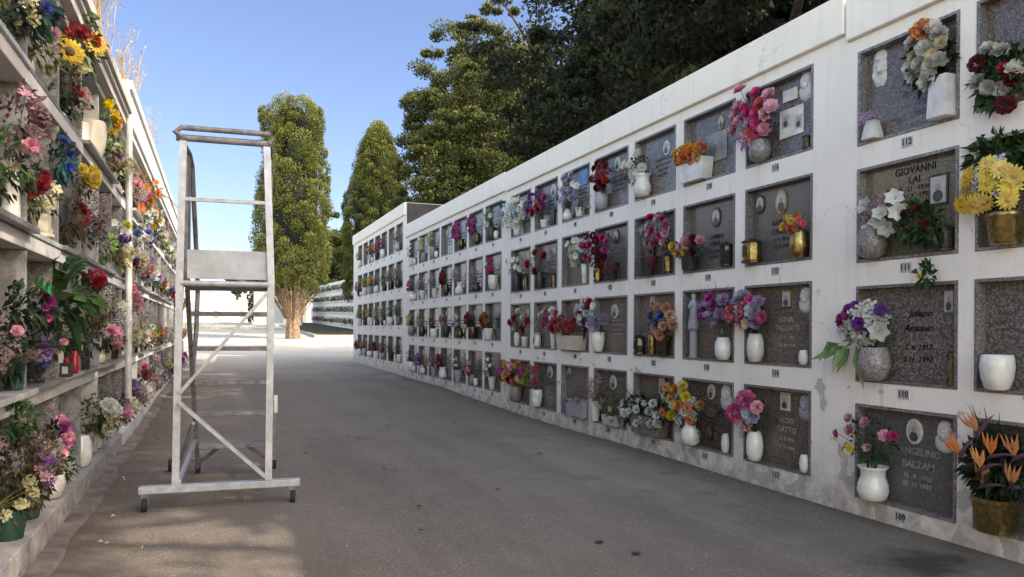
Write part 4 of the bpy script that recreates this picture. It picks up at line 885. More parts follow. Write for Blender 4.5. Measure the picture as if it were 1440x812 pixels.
for key in 'jk':
    Bk = BL[key]
    for ri in range(4):
        for ci in range(7):
            a, b = Bk['cols'][ci]; c, d = Bk['rows'][ri]; kd = TAB[key][ri][ci]
            fy = rgj.uniform(.35, .72); P = Vector((D, a+(b-a)*fy, c+FR)); cam_px = None
            def pj(P):
                x = P.x*math.cos(YAW)-P.y*math.sin(YAW); y = P.x*math.sin(YAW)+P.y*math.cos(YAW); z = P.z-H
                y2 = y*math.cos(PIT)+z*math.sin(PIT); z2 = -y*math.sin(PIT)+z*math.cos(PIT); u, v = x/y2, z2/y2
                return 720+F*(u*math.cos(ROLL)+v*math.sin(ROLL)), CY-F*(-u*math.sin(ROLL)+v*math.cos(ROLL))
            px, py = pj(P); m_ = mpp(P)
            t, inv = PL[key, ci, ri]
            if rgj.random() < .7: portrait(t, inv, a+(b-a)*rgj.choice((.3, .72)), d-.17, .10, .135, XS, 'R', 'oval')
            marks(t, inv, a+(b-a)*.5, d-.30, .4, XS, 3, rgj.choice(('letter_dark', 'letter_faint', 'letter_light')), 'R', ri*9+ci, .06, .03)
            if kd is None: continue
            vm = rgj.choice(('ceramic', 'ceramic', 'ceramic', 'ceramic_mauve', 'bronze', 'granite_pot', 'dark_pot')); vk = rgj.choice(('egg', 'tulip', 'flare', 'cone', 'round', 'cyl'))
            hh = rgj.uniform(.17, .25); vname = {'ceramic': 'white ceramic', 'ceramic_mauve': 'grey ceramic', 'bronze': 'dark bronze', 'granite_pot': 'granite', 'dark_pot': 'dark stone'}[vm]
            V(px, py, rgj.uniform(.13, .18)/m_, hh/m_, vk, vm, f"{vname} {vk if vk not in ('cyl', 'cone') else {'cyl': 'cylinder', 'cone': 'conical'}[vk]} vase @R")
            big = 1.25 if kd in ('mag', 'cream', 'white') else 1
            fl = [(f[0], f[1], f[2], rgj.uniform(.075, .10)/m_) for f in ML_[kd]]
            bz = c+FR+hh; cxp, cyp = pj(Vector((D-.05, P.y+rgj.uniform(-.05, .05), bz+.13*big)))
            dyp = abs(at(cxp+1, cyp, D).y-at(cxp-1, cyp, D).y)/2
            B(cxp, cyp, .17*big/dyp, .145*big/m_, fl, DN[kd]+' @R', LF.get(kd, 'leaf'), 30, .06, base=(px, py-hh*.95/m_))
            if rgj.random() < .35: V(*pj(Vector((D, P.y+(.2 if fy < .5 else -.2), c+FR))), .09/m_, .14/m_, 'egg', 'ceramic', 'tiny white side vase @R')
for ci in range(7):
    for ri in range(4):
        if (ci, ri) in ((0, 0), (0, 1), (0, 2), (0, 3), (1, 1)): continue
        a, b = BL['c']['cols'][ci]; c, d = BL['c']['rows'][ri]; t, inv = PL['c', ci, ri]
        marks(t, inv, a+(b-a)*.42, d-.29, .36, XS, 4, ['letter_dark', 'letter_faint', 'letter_light', 'letter_faint'][ri], 'R', ri*7+ci, .055, .026)
        if (ci, ri) in ((2, 1), (4, 1), (5, 1), (5, 2), (6, 0), (6, 1), (6, 2), (6, 3)): portrait(t, inv, a+(b-a)*.3, d-.16, .09, .125, XS)
# three weathered plaque stains: small black screws and cracks are left to the plaster

# ------------------------------------------------------------------ left burial walls
XF = -1.235; XO = -.955
def left_wall(y0, y1, ztop, k0, k1, label, PLM='plaster_left'):
    t = thing('burial_wall', label, 'wall', (XF, (y0+y1)/2, 0)); inv = Matrix.Translation((-XF, -(y0+y1)/2, 0))
    def P_(mb, n, mat, bev=.005):
        o = mb.obj(n, mat, t, bevel=bev); o.matrix_parent_inverse = inv; return o
    mb = MB(); mb.box(-3.3, y0, -.3, XF, y1, 3.5); P_(mb, 'wall_body', PLM)
    mb = MB(); mb.box(XF+.002, y0+.002, -.3, XO, y1-.002, .172); P_(mb, 'plinth', PLM)
    mb = MB(); mb.box(-3.3, y0+.003, 3.502, -1.0, y1-.003, 3.56); mb.box(-3.35, y0+.003, 3.563, -.93, y1-.003, 3.64); mb.box(-3.4, y0+.003, 3.643, -.90, y1-.003, ztop-.1); mb.box(-3.4, y0+.003, ztop-.097, -.87, y1-.003, ztop)
    P_(mb, 'cornice', PLM)
    rg = random.Random(int(y0*3+50))
    for zi, z in enumerate(LSH[1:]):
        mb = MB(); mb.box(XF+.002, y0+.004, z-.125, XO-.07+rg.uniform(-.01, .01), y1-.004, z-.036); P_(mb, 'band', PLM)
        for k in range(k0, k1):
            a, b = max(LY0+k*LP, y0)+.004, min(LY0+(k+1)*LP, y1)-.004
            if b-a < .2: continue
            mb = MB(); mb.box(XF+.002, a, z-.034, XO+rg.uniform(-.07, .0), b, z-.001); P_(mb, 'shelf', rg.choice(('marble_grey', 'marble', 'granite_frame')), .004)
    for zi, z in enumerate(LSH):
        zt = (LSH+[3.502])[zi+1]-(.127 if zi < 3 else .002)
        for k in range(k0, k1+1):
            y = LY0+k*LP
            if y0+.03 < y < y1-.03:
                mb = MB(); mb.box(XF+.002, y-.016, z+.001, XO-.07-.0*zi, y+.016, zt); P_(mb, 'partition', rg.choice(('marble_grey', 'marble_grey', 'marble', 'granite_frame')), .003)
    return t, inv
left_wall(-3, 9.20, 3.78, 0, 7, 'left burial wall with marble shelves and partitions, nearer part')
left_wall(9.215, 28.0, 4.06, 6, 26, 'left burial wall beyond the white downpipe, taller sunlit cornice', 'plaster_far')  # paler plaster than the nearer part, sun glare put into its colour
def lplaque(k, ri, slab, label=None):
    a, b = LY0+k*LP+.03, LY0+(k+1)*LP-.03; z0 = [2.87, 1.915, .985, .175][ri]+.012; z1 = z0+.62
    if a < 9.21 < b: b = 9.17
    ds = {'granite': 'grey granite plaque', 'granite_dark': 'black granite plaque', 'marble': 'white marble plaque', 'marble_grey': 'grey marble plaque'}[slab]
    t = thing('memorial_plaque', ds+' @L', 'plaque', (XF, (a+b)/2, z0), 'memorial plaques closing the burial niches'); inv = Matrix.Translation((-XF, -(a+b)/2, -z0))
    mb = MB(); mb.box(XF+.003, a, z0, XF+.028, b, z1); o = mb.obj('slab', slab, t, bevel=.003); o.matrix_parent_inverse = inv
    portrait(t, inv, a+.25, z1-.16, .10, .135, XF+.0285, 'L'); marks(t, inv, (a+b)/2, z1-.30, .45, XF+.0285, 3, 'letter_dark' if slab.startswith('marble') else 'letter_light', 'L', k*5+ri, .06, .03)
rgl = random.Random(3)
for k in range(0, 25):
    for ri in range(4): lplaque(k, ri, rgl.choice(('granite', 'granite_dark', 'granite_dark', 'granite', 'marble', 'marble_grey')))
# white downpipe at the joint, thin one nearer
mb = MB(); mb.tube([(-.90, 9.22, .55), (-.90, 9.22, 3.74)], .035, 12); o = mb.obj('downpipe', 'ceramic', smooth=False); tag(o, 'white downpipe running down the left wall joint', 'pipe')

L = lambda *a, **k: bouquet('L', *a, group='flower bouquets along the left wall', **k)
def VL(*a, **k): return vase('L', *a, group='flower vases on the left wall shelves', **k)
# row 1 (top)
VL(88, 138, 34, 62, 'cone', 'dark_pot', 'tall dark vase @L')
L(104, 55, 34, 46, [('sunflower', 'yellow', 1, 32, [(95, 28), (82, 64), (105, 84)]), ('rose', 'red', 1, 22, [(92, 46), (120, 55)]), ('rose', 'coral', 0, 22, [(106, 54), (103, 24)]), ('rose', 'cream', 1, 26, [(86, 12)])], 'large sunflowers with red roses @L', 'leaf', 60, .09, base=(90, 100), depth=.12)
L(45, 12, 34, 16, [('rose', 'blue', 3, 16)], 'blue flowers with long leaves @L', 'leaf_blue', 60, .09, base=(50, 40))
lantern('L', 25, 50, 16, 50, 'glass_dark', 'dark lantern at the shelf end @L')
VL(128, 214, 40, 46, 'tulip', 'ceramic_cream', 'large cream cup vase @L'); VL(116, 200, 18, 34, 'tulip', 'ceramic', 'white cup vase behind @L', off=-.05)
L(150, 172, 20, 34, [('rose', 'yellow', 5, 14), ('carnation', 'gold', 2, 12)], 'sunlit yellow flowers @L', 'leaf_pale', 50, .06, base=(135, 200))
VL(158, 236, 22, 34, 'cone', 'ceramic', 'white conical vase @L')
L(158, 216, 12, 12, [('tulip', 'red', 2, 12), ('rose', 'coral', 1, 11)], 'few red tulips @L', 'leaf_olive', 14, .04, base=(158, 228))
L(193, 268, 18, 30, [('lily', 'orange', 3, 14)], 'dry orange-brown leaves fan @L', 'leaf_orange', 80, .07, base=(186, 300))
L(214, 266, 12, 14, [('lily', 'orange', 3, 11)], 'orange lilies leaning outwards @L', 'leaf_brown', 24, .06, base=(205, 300), off=.12)
P = at(207, 300, -1.0); mb = MB(); q = [at(200, 290, -.98), at(225, 272, -.9), at(240, 280, -.86), at(252, 296, -.84)]
mb.tube(q, [.012, .010, .008, .004], 5, cap=False); mb.tube([q[1], at(232, 262, -.86)], .005, 4); o = mb.obj('branch', 'bark'); tag(o, 'bare bent twig sticking out of the left wall flowers', 'branch')
# row 2
VL(14, 288, 26, 70, 'tall', 'ceramic', 'tall white vase @L')
L(30, 170, 36, 46, [('carnation', 'dusty', 5, 20), ('spray', 'pink', 3, 22), ('rose', 'pink', 0, 22, [(50, 212)])], 'dusty pink bunch with brown leaves @L', 'leaf_mauve', 90, .06, base=(24, 226), depth=.1)
lantern('L', 57, 320, 34, 60, 'ceramic_cream', 'faceted white lantern with brown cap @L', cap='ceramic_cream', glass='marble_grey')
L(86, 222, 20, 34, [('rose', 'blue', 3, 14), ('spray', 'teal', 2, 16)], 'blue and teal tall bunch @L', 'leaf_blue', 90, .06, base=(84, 290))
VL(84, 318, 26, 40, 'cone', 'dark_pot', 'dark conical pot @L')
L(114, 250, 26, 20, [('carnation', 'yellow', 8, 15)], 'bright yellow chrysanthemums @L', 'leaf_olive', 50, .05, base=(112, 290), depth=.12)
VL(122, 350, 34, 50, 'cone', 'grey_pot', 'pale grey tapered bucket @L')
L(128, 292, 26, 24, [('spray', 'dusty', 4, 14)], 'dark mauve-brown heather @L', 'leaf_mauve', 110, .04, base=(122, 315))
VL(160, 365, 20, 34, 'cone', 'ceramic_cream', 'pale yellow cone vase @L')
L(162, 324, 24, 20, [('rose', 'white', 3, 12), ('carnation', 'purple', 2, 13), ('rose', 'yellow', 2, 11), ('lily', 'white', 2, 14)], 'white, purple and yellow flowers @L', 'leaf_pale', 40, .05, base=(160, 345))
VL(178, 372, 20, 30, 'egg', 'ceramic', 'round white vase @L')
L(194, 335, 22, 18, [('rose', 'blue', 5, 10), ('rose', 'white', 5, 11)], 'blue and white roses @L', 'leaf', 40, .05, base=(186, 360), depth=.14)
L(200, 300, 20, 16, [('carnation', 'cream', 3, 12), ('spray', 'white', 3, 12)], 'faded cream blossoms @L', 'leaf_grey', 60, .05, base=(196, 322))
L(224, 318, 12, 26, [('carnation', 'dusty', 3, 10), ('rose', 'white', 3, 9), ('rose', 'red', 1, 8)], 'pinkish grey hanging bunch @L', 'leaf_grey', 60, .05, base=(218, 346))
L(200, 366, 15, 12, [('carnation', 'lilac', 3, 11), ('spray', 'purple', 2, 10)], 'lilac carnations @L', 'leaf_olive', 30, .04, base=(196, 382))
# row 3
VL(20, 522, 34, 62, 'cone', 'teal_pot', 'dark teal bucket @L'); VL(52, 512, 36, 44, 'urn', 'granite_dark', 'dark faceted goblet vase @L', square=.35)
L(54, 432, 26, 26, [('tulip', 'magenta', 5, 22), ('tulip', 'hotpink', 2, 18)], 'magenta tulips in dark leaves @L', 'leaf_dark', 60, .07, base=(54, 470), depth=.12)
L(20, 430, 16, 30, [], 'dark tall leafy sprigs @L', 'leaf_dark', 40, .07, base=(20, 462))
L(84, 410, 26, 34, [], 'large green banana-like leaves @L', 'leaf', 26, .22, base=(100, 455), depth=.14)
L(129, 393, 19, 13, [('carnation', 'red', 8, 14)], 'red geraniums on top @L', 'leaf', 30, .05, base=(126, 440), depth=.12)
L(122, 438, 26, 26, [('spray', 'brown', 3, 12)], 'dense olive-brown foliage @L', 'leaf_olive', 130, .05, base=(124, 465), depth=.12)
VL(126, 508, 34, 46, 'cone', 'grey_pot', 'striped grey bucket @L'); VL(114, 508, 22, 44, 'cyl', 'granite_dark', 'black cylinder pot @L', off=.02)
VL(76, 514, 24, 40, 'egg', 'ceramic', 'oval white vase @L', off=-.06)
P = at(93, 512, -.99); P.z = .9855; o = thing('votive_box', 'small dark square votive box with pale label, third row, left wall', 'candle box', P)
mb = MB(); mb.box(-.035, -.045, 0, .035, .045, .10); mb.obj('box', 'black', o, bevel=.004); mb = MB(); mb.box(-.018, -.0475, .025, .018, -.0455, .075); mb.obj('label', 'photo_paper', o); mb = MB(); mb.lathe([(.018, .1005), (.018, .12), (.006, .135)], 10); mb.obj('candle_top', 'red_glass', o, smooth=False)
P = at(105, 508, -1.0); P.z = .9855; o = MB().lathe([(.024, 0), (.028, .02), (.028, .15), (.018, .17), (.01, .175)], 14).obj('candle', 'red_glass', loc=P, smooth=True); tag(o, 'tall pinkish red candle beside the votive box', 'candle')
mb = MB(); 
for i in range(4):
    a = at(52+i*7, 386+i*5+random.uniform(-3, 3), -.93); b = at(52+i*7, 402+i*5, -.9)
    mb.add([a, at(55+i*7, 388+i*5, -.9), b], [(0, 1, 2)], 0)
    mb.add([a, b, at(46+i*6, 396+i*4, -.95)], [(0, 1, 2)], 0)
o = mb.obj('ribbon', 'ribbon'); tag(o, 'bright green crumpled gift ribbon on left wall leaves', 'ribbon')
L(160, 426, 20, 18, [('ball', 'white', 0, 20, [(155, 412), (173, 436), (174, 450)]), ('tulip', 'yellow', 0, 26, [(144, 424)]), ('spray', 'cream', 2, 12)], 'white pompoms with a yellow calla @L', 'leaf_brown', 50, .05, base=(160, 460), depth=.14)
L(182, 424, 14, 24, [('carnation', 'pink', 6, 12), ('carnation', 'coral', 3, 10)], 'dried pink blossoms @L', 'leaf_brown', 40, .04, base=(178, 466))
L(201, 438, 10, 16, [('ball', 'red', 0, 11, [(199, 432)]), ('ball', 'orange', 0, 11, [(200, 451)]), ('ball', 'blue', 0, 9, [(207, 445)])], 'red, orange and blue balls @L', 'leaf_olive', 26, .04, base=(196, 470), depth=.14)
VL(160, 498, 18, 32, 'cone', 'bronze', 'bronze vase @L'); VL(177, 496, 16, 26, 'egg', 'ceramic_mauve', 'mauve-grey vase @L'); VL(195, 490, 14, 24, 'cone', 'dark_pot', 'dark narrow vase @L')
# row 4
VL(12, 800, 44, 84, 'cone', 'green_pot', 'dark green plastic bucket @L', snap=False)
bouquet('L', 34, 655, 44, 58, [('carnation', 'dusty', 3, 16), ('spray', 'purple', 4, 18), ('spray', 'pink', 3, 16)], 'big brownish heather bush @L', 'leaf_brown', 330, .05, base=(20, 745), depth=.16, name='potted_plant', group='potted plants on the left ledge')
L(20, 588, 26, 20, [], 'green upright sprigs @L', 'leaf', 60, .06, base=(20, 640))
VL(40, 712, 34, 44, 'pot', 'green_pot', 'dark green flower pot @L')
VL(72, 712, 36, 40, 'tulip', 'ceramic', 'round white pot @L', off=.02); VL(88, 688, 26, 22, 'pot', 'ceramic', 'white pot behind the round one @L', off=-.06)
L(80, 612, 20, 26, [('rose', 'white', 0, 28, [(79, 627)]), ('rose', 'magenta', 3, 17), ('rose', 'pink', 3, 16)], 'one large white rose among magenta @L', 'leaf_dark', 60, .06, base=(76, 672), depth=.12)
L(84, 652, 20, 18, [('spray', 'white', 2, 14)], 'light green leaves in the white pot @L', 'leaf', 60, .07, base=(80, 676), depth=.1)
VL(114, 660, 28, 46, 'egg', 'ceramic', 'large white egg-shaped vase @L', off=.02)
L(138, 582, 32, 30, [('carnation', 'cream', 5, 17), ('carnation', 'white', 3, 20, [(155, 568)])], 'green bush with cream chrysanthemums @L', 'leaf_olive', 170, .055, base=(140, 615), depth=.16)
VL(142, 628, 28, 34, 'cone', 'grey_pot', 'grey conical pot @L')
L(180, 552, 14, 22, [('carnation', 'lilac', 6, 12), ('rose', 'purple', 3, 11)], 'violet carnations @L', 'leaf_mauve', 50, .04, base=(182, 580), depth=.12)
L(200, 548, 14, 14, [('rose', 'white', 2, 13, [(205, 545)]), ('rose', 'cream', 2, 12)], 'cream roses @L', 'leaf_olive', 50, .05, base=(198, 575), depth=.16)
L(197, 524, 13, 12, [('rose', 'red', 5, 11), ('rose', 'hotpink', 2, 10)], 'red roses @L', 'leaf_dark', 30, .04, base=(195, 552), depth=.1)
VL(186, 592, 16, 22, 'pot', 'ceramic_cream', 'cream pot @L'); VL(199, 580, 14, 22, 'pot', 'ceramic_mauve', 'mauve pot @L')
L(216, 520, 11, 22, [('spray', 'dusty', 4, 10), ('rose', 'white', 2, 9)], 'dusty dried bunch @L', 'leaf_grey', 50, .05, base=(214, 548))
L(231, 503, 12, 14, [('spray', 'yellow', 2, 9)], 'olive bush with yellow tips @L', 'leaf_olive', 70, .05, base=(228, 528), depth=.14)
# the rest of the left wall, farther and nearer niches
KD = list(ML_)
def pjx(P):
    x = P.x*math.cos(YAW)-P.y*math.sin(YAW); y = P.x*math.sin(YAW)+P.y*math.cos(YAW); z = P.z-H
    return 720+F*x/y, CY-F*z/y
for k in range(5, 25):
    for ri in range(4):
        n = 2 if 7 < k < 14 else 1
        for j in range(n):
            if k < 7 and ri in (1, 2) and rgl.random() < .6: continue
            z0 = [2.87, 1.915, .985, .175][ri]; y = LY0+k*LP+(.25 if j == 0 else .68)+rgl.uniform(-.06, .06); hh = rgl.uniform(.15, .24)
            kd = rgl.choice(KD+['white', 'cream', 'dust', 'dust', 'blue', 'white', 'pink', 'lil', 'cream']*2); P = Vector((-1.06, y, z0)); px, py = pjx(P); m_ = mpp(P)
            vm = rgl.choice(('ceramic', 'ceramic', 'grey_pot', 'bronze', 'ceramic_cream', 'dark_pot')); vk = rgl.choice(('egg', 'tulip', 'flare', 'cone', 'pot'))
            vd = {'ceramic': 'white', 'grey_pot': 'grey', 'bronze': 'bronze', 'ceramic_cream': 'cream', 'dark_pot': 'dark'}[vm]
            VL(px, py, rgl.uniform(.12, .17)/m_, hh/m_, vk, vm, f'{vd} {vk if vk != "cone" else "conical"} vase @L')
            fl = [(f[0], f[1], f[2], rgl.uniform(.08, .11)/m_) for f in ML_[kd]]
            cx_, cy_ = pjx(Vector((-1.0, y, z0+hh+.12)))
            L(cx_, cy_, .17/m_, .14/m_, fl, DN[kd]+' @L', LF.get(kd, 'leaf'), 34, .06, base=(px, py-hh*.95/m_), depth=.12)
# the crowded fillers between the near left bunches
for k in range(1, 7):
    for ri in range(4):
        for j in range(3):
            z0 = [2.87, 1.915, .985, .175][ri]; y = LY0+k*LP+(.2, .48, .76)[j]+rgl.uniform(-.05, .05)
            if y < 4.25 or rgl.random() < (.55 if ri == 3 else .3): continue
            kd = rgl.choice(['dark', 'dust', 'green', 'white', 'cream', 'dark', 'dust', 'green', 'dark', 'green', 'lil', 'red']); hh = rgl.uniform(.14, .24); P = Vector((-1.15, y, z0)); px, py = pjx(P); m_ = mpp(P)
            vm = rgl.choice(('ceramic', 'grey_pot', 'bronze', 'dark_pot', 'granite_dark', 'green_pot')); vk = rgl.choice(('egg', 'tulip', 'cone', 'pot', 'urn'))
            vd = {'ceramic': 'white', 'grey_pot': 'grey', 'bronze': 'bronze', 'granite_dark': 'black granite', 'dark_pot': 'dark', 'green_pot': 'dark green'}[vm]
            VL(px, py, rgl.uniform(.12, .16)/m_, hh/m_, vk, vm, f'{vd} {vk if vk != "cone" else "conical"} vase @L', off=-.09)
            fl = [(f[0], f[1], f[2], rgl.uniform(.045, .07)/m_) for f in ML_[kd]]
            X2 = -1.0-.07; cx_, cy_ = pjx(Vector((X2, y, z0+hh+.13)))
            L(cx_, cy_, .17/m_, .15/m_, fl, DN[kd]+' @L', rgl.choice(('leaf', 'leaf_dark', 'leaf_brown', 'leaf_olive', 'leaf_dark')), 60, .06, base=(px, py-hh*.95/m_), depth=.1, off=-.07)
# dry weeds on the left wall's top
def weeds(x, y, z, n, h, label, mat='dry', spread=.25):
    rg = random.Random(int(y*10)); mb = MB()
    for i in range(n):
        a = Vector((x+rg.uniform(-.1, .1), y+rg.uniform(-spread, spread), z)); hh = h*rg.uniform(.4, 1); lx, ly = rg.uniform(-.15, .3), rg.uniform(-.3, .3)
        b = a+Vector((lx*hh*.4, ly*hh*.4, hh*.6)); c = a+Vector((lx*hh, ly*hh, hh)); mb.tube([a, b, c], [.005, .004, .002], 4, cap=False)
        for q in range(5):
            u = rg.uniform(.4, 1); p = a.lerp(c, u); leaf_quad(mb, p, Vector((rg.uniform(-1, 1), rg.uniform(-1, 1), rg.uniform(0, 1))), .07*rg.uniform(.5, 1.3), .012, rg)
    o = mb.obj('dry_weeds', mat); return tag(o, label, 'weeds', 'dry weeds on the left wall top')
weeds(-1.0, 7.6, 3.78, 26, 1.1, 'tall brown dry weeds on the nearer left wall top', 'dry'); weeds(-.98, 8.7, 3.78, 16, .7, 'shorter dry weeds on left wall top before the downpipe')
weeds(-.98, 9.9, 4.06, 14, .6, 'dry stalks on left wall top just past the downpipe'); weeds(-.98, 12.5, 4.06, 14, .6, 'sparse dry stalks farther along the sunlit left wall top', spread=.8)

# ------------------------------------------------------------------ rolling platform ladder
ax = Vector((.99755, -.07, 0)); an = Vector((.07, .99755, 0)); LO = Vector((.03, 6.0, 0))
lad = thing('rolling_ladder', 'grey aluminium rolling platform ladder standing on the asphalt path', 'ladder', LO)
def W(u, v, z): return ax*u+an*v+Vector((0, 0, z))
def part(n, mat, f, bevel=0): 
    mb = MB(); f(mb); return mb.obj(n, mat, lad, bevel=bevel)
part('base_beam', 'aluminium', lambda m: m.bar(W(-.55, 0, .155), W(.578, 0, .155), .075, .055), .006)
for u, v, nm_ in ((-.508, -.02, 0), (.525, -.02, 0)):
    w_ = part('caster', 'aluminium_dull', lambda m: (m.bar(W(u-.022, v, .045), W(u-.022, v, .118), .004, .03), m.bar(W(u+.022, v, .045), W(u+.022, v, .118), .004, .03), m.bar(W(u-.028, v, .12), W(u+.028, v, .12), .012, .04)))
    mb = MB(); mb.tube([W(u-.017, v, .05), W(u-.008, v, .05), W(u+.008, v, .05), W(u+.017, v, .05)], [.044, .05, .05, .044], 20); mb.obj('wheel', 'rubber', w_)
for s_, us in ((-1, (-.305, -.283, -.262)), (1, (.345, .358, .322))):
    part('post', 'aluminium', lambda m: (m.bar(W(us[0], 0, .184), W(us[1], 0, 1.70), .05, .045), m.bar(W(us[1], 0, 1.70), W(us[2], 0, 2.715), .05, .045)))
part('guard_rail', 'aluminium_dull', lambda m: m.tube([W(-.31, .0, 2.74), W(.355, .0, 2.74)], .026, 12))
part('guard_rail', 'aluminium_dull', lambda m: m.tube([W(-.27, -.02, 2.74), W(-.315, -.02, 2.775), W(-.27, -.02, 2.81), W(.345, -.02, 2.81), W(.37, -.02, 2.775), W(.34, -.02, 2.74)], .021, 12))
part('guard_rail', 'aluminium', lambda m: m.bar(W(-.268, .0, 2.29), W(.318, .0, 2.29), .026, .026))
part('kick_plate', 'panel', lambda m: m.box(-.5, -.5, 0, .5, .5, 1, mat=Matrix.Translation(W(.052, .02, 1.705)) @ Matrix.Rotation(math.atan2(ax.y, ax.x), 4, 'Z') @ Matrix.Diagonal((.575, .012, .215, 1))), .002)
part('platform', 'aluminium_dull', lambda m: m.box(-.5, -.5, 0, .5, .5, 1, mat=Matrix.Translation(W(.04, .27, 1.64)) @ Matrix.Rotation(math.atan2(ax.y, ax.x), 4, 'Z') @ Matrix.Diagonal((.60, .5, .045, 1))), .004)
part('platform_edge', 'aluminium', lambda m: m.tube([W(-.27, -.01, 1.668), W(.345, -.01, 1.668)], .022, 10))
part('diagonal_brace', 'aluminium', lambda m: m.bar(W(.345, -.032, 1.62), W(-.275, -.032, .86), .032, .024)); part('diagonal_brace', 'aluminium', lambda m: m.bar(W(-.285, -.036, .80), W(.325, -.036, .215), .042, .026))
for u in (-.285, .345):
    part('stringer', 'aluminium_dull', lambda m: m.bar(W(u, 1.45, .06), W(u, .52, 1.66), .03, .07))
    part('foot', 'rubber', lambda m: m.bar(W(u, 1.47, .001), W(u, 1.45, .075), .045, .06))
    part('side_guard', 'aluminium_dull', lambda m: (m.box(-.5, -.5, 0, .5, .5, 1, mat=Matrix.Translation(W(u, .50, 1.69)) @ Matrix.Rotation(math.atan2(ax.y, ax.x), 4, 'Z') @ Matrix.Diagonal((.03, .22, 1.02, 1)))))
    part('handrail', 'aluminium_dull', lambda m: m.tube([W(u, .02, 2.74), W(u, .65, 2.76), W(u, .86, 2.70), W(u, .98, 2.45), W(u, 1.30, 1.9), W(u, 1.37, 1.65), W(u, 1.25, 1.3), W(u, .96, .98)], .020, 10))
    part('side_brace', 'aluminium', lambda m: m.bar(W(u, .02, .20), W(u, 1.30, .33), .03, .03))
for z, v in ((.255, 1.34), (.57, 1.16), (.86, .99), (1.16, .815), (1.45, .645)):
    part('step', 'aluminium_dull', lambda m: m.box(-.5, -.5, 0, .5, .5, 1, mat=Matrix.Translation(W(.03, v-.02, z-.015)) @ Matrix.Rotation(math.atan2(ax.y, ax.x), 4, 'Z') @ Matrix.Diagonal((.60, .12, .036, 1))), .004)
part('knee_brace', 'aluminium_dull', lambda m: m.bar(W(-.27, 1.42, .10), W(-.10, 1.33, .24), .03)); part('knee_brace', 'aluminium_dull', lambda m: m.bar(W(.33, 1.42, .10), W(.16, 1.33, .24), .03))
part('outrigger', 'aluminium', lambda m: (m.bar(W(-.29, 1.1, .50), W(-.44, 1.55, .12), .03), m.bar(W(-.29, 1.45, .12), W(-.53, 1.6, .08), .03)))
part('outrigger', 'aluminium', lambda m: (m.bar(W(.385, 1.05, .62), W(.385, 1.42, .10), .03),))
part('clamp', 'ceramic', lambda m: m.bar(W(.395, 1.0, .58), W(.395, 1.0, .74), .035, .05), .006)
for u, v in ((-.53, 1.6), (.385, 1.46)):
    part('stabiliser_wheel', 'rubber', lambda m: m.tube([W(u-.02, v, .055), W(u+.02, v, .055)], .055, 16))

# ------------------------------------------------------------------ trees
def leafcloud(centers, radii, nper, size, up=.25, squash=.8, seed=1, outward=None):
    """leaf triangles on the shells of many clumps; returns verts, faces, v-values"""
    rg = np.random.default_rng(seed); C_ = np.repeat(np.asarray(centers, float), nper, 0); Rr = np.repeat(np.asarray(radii, float), nper)
    n = len(C_); d = rg.normal(size=(n, 3)); d /= np.linalg.norm(d, axis=1)[:, None]
    if outward is not None:
        O_ = np.repeat(np.asarray(outward, float), nper, 0); d = d+O_*.7; d /= np.linalg.norm(d, axis=1)[:, None]
    rr = Rr*(rg.uniform(.55, 1.05, n) if outward is not None else rg.uniform(.1, 1.12, n)**.7)
    an_ = np.repeat(rg.uniform(.55, 1.6, size=(len(centers), 3)), nper, 0) if outward is None else 1.0
    P0 = C_+d*rr[:, None]*np.array([1, 1, squash])*an_
    g = d+np.array([0, 0, up])+rg.normal(size=(n, 3))*.55; g /= np.linalg.norm(g, axis=1)[:, None]
    s_ = np.cross(g, rg.normal(size=(n, 3))); s_ /= np.linalg.norm(s_, axis=1)[:, None]+1e-9
    Ls = size*rg.uniform(.6, 1.5, n); w_ = Ls*rg.uniform(.25, .42, n)
    a = P0-g*Ls[:, None]*.3; b = P0+s_*w_[:, None]; c = P0+g*Ls[:, None]*.7; e = P0-s_*w_[:, None]
    v = np.stack([a, b, c, e], 1).reshape(-1, 3); val = np.clip(rg.uniform(0, 1, n)*.28+.85*((d[:, 2]*.5+.5)*np.clip(rr/Rr, 0, 1))**1.6, 0, 1)  # clump tops paler, undersides and insides darker: sun and shade put into colour
    return v, n, val
def leafobj(name, v, n, val, mat, parent):
    me = bpy.data.meshes.new(name); me.vertices.add(n*4); me.vertices.foreach_set('co', v.astype('f4').ravel()); me.loops.add(n*4); me.loops.foreach_set('vertex_index', np.arange(n*4, dtype='i4'))
    me.polygons.add(n); me.polygons.foreach_set('loop_start', np.arange(0, n*4, 4, dtype='i4')); me.polygons.foreach_set('loop_total', np.full(n, 4, 'i4')); me.update()
    a = me.attributes.new('v', 'FLOAT', 'FACE'); a.data.foreach_set('value', val.astype('f4')); me.materials.append(MATS[mat])
    o = bpy.data.objects.new(name, me); COL.objects.link(o); o.parent = parent; return o
def lobes(rg, th, z, k=6):
    return sum(math.sin(th*a+z*b+c)*d for a, b, c, d in k)
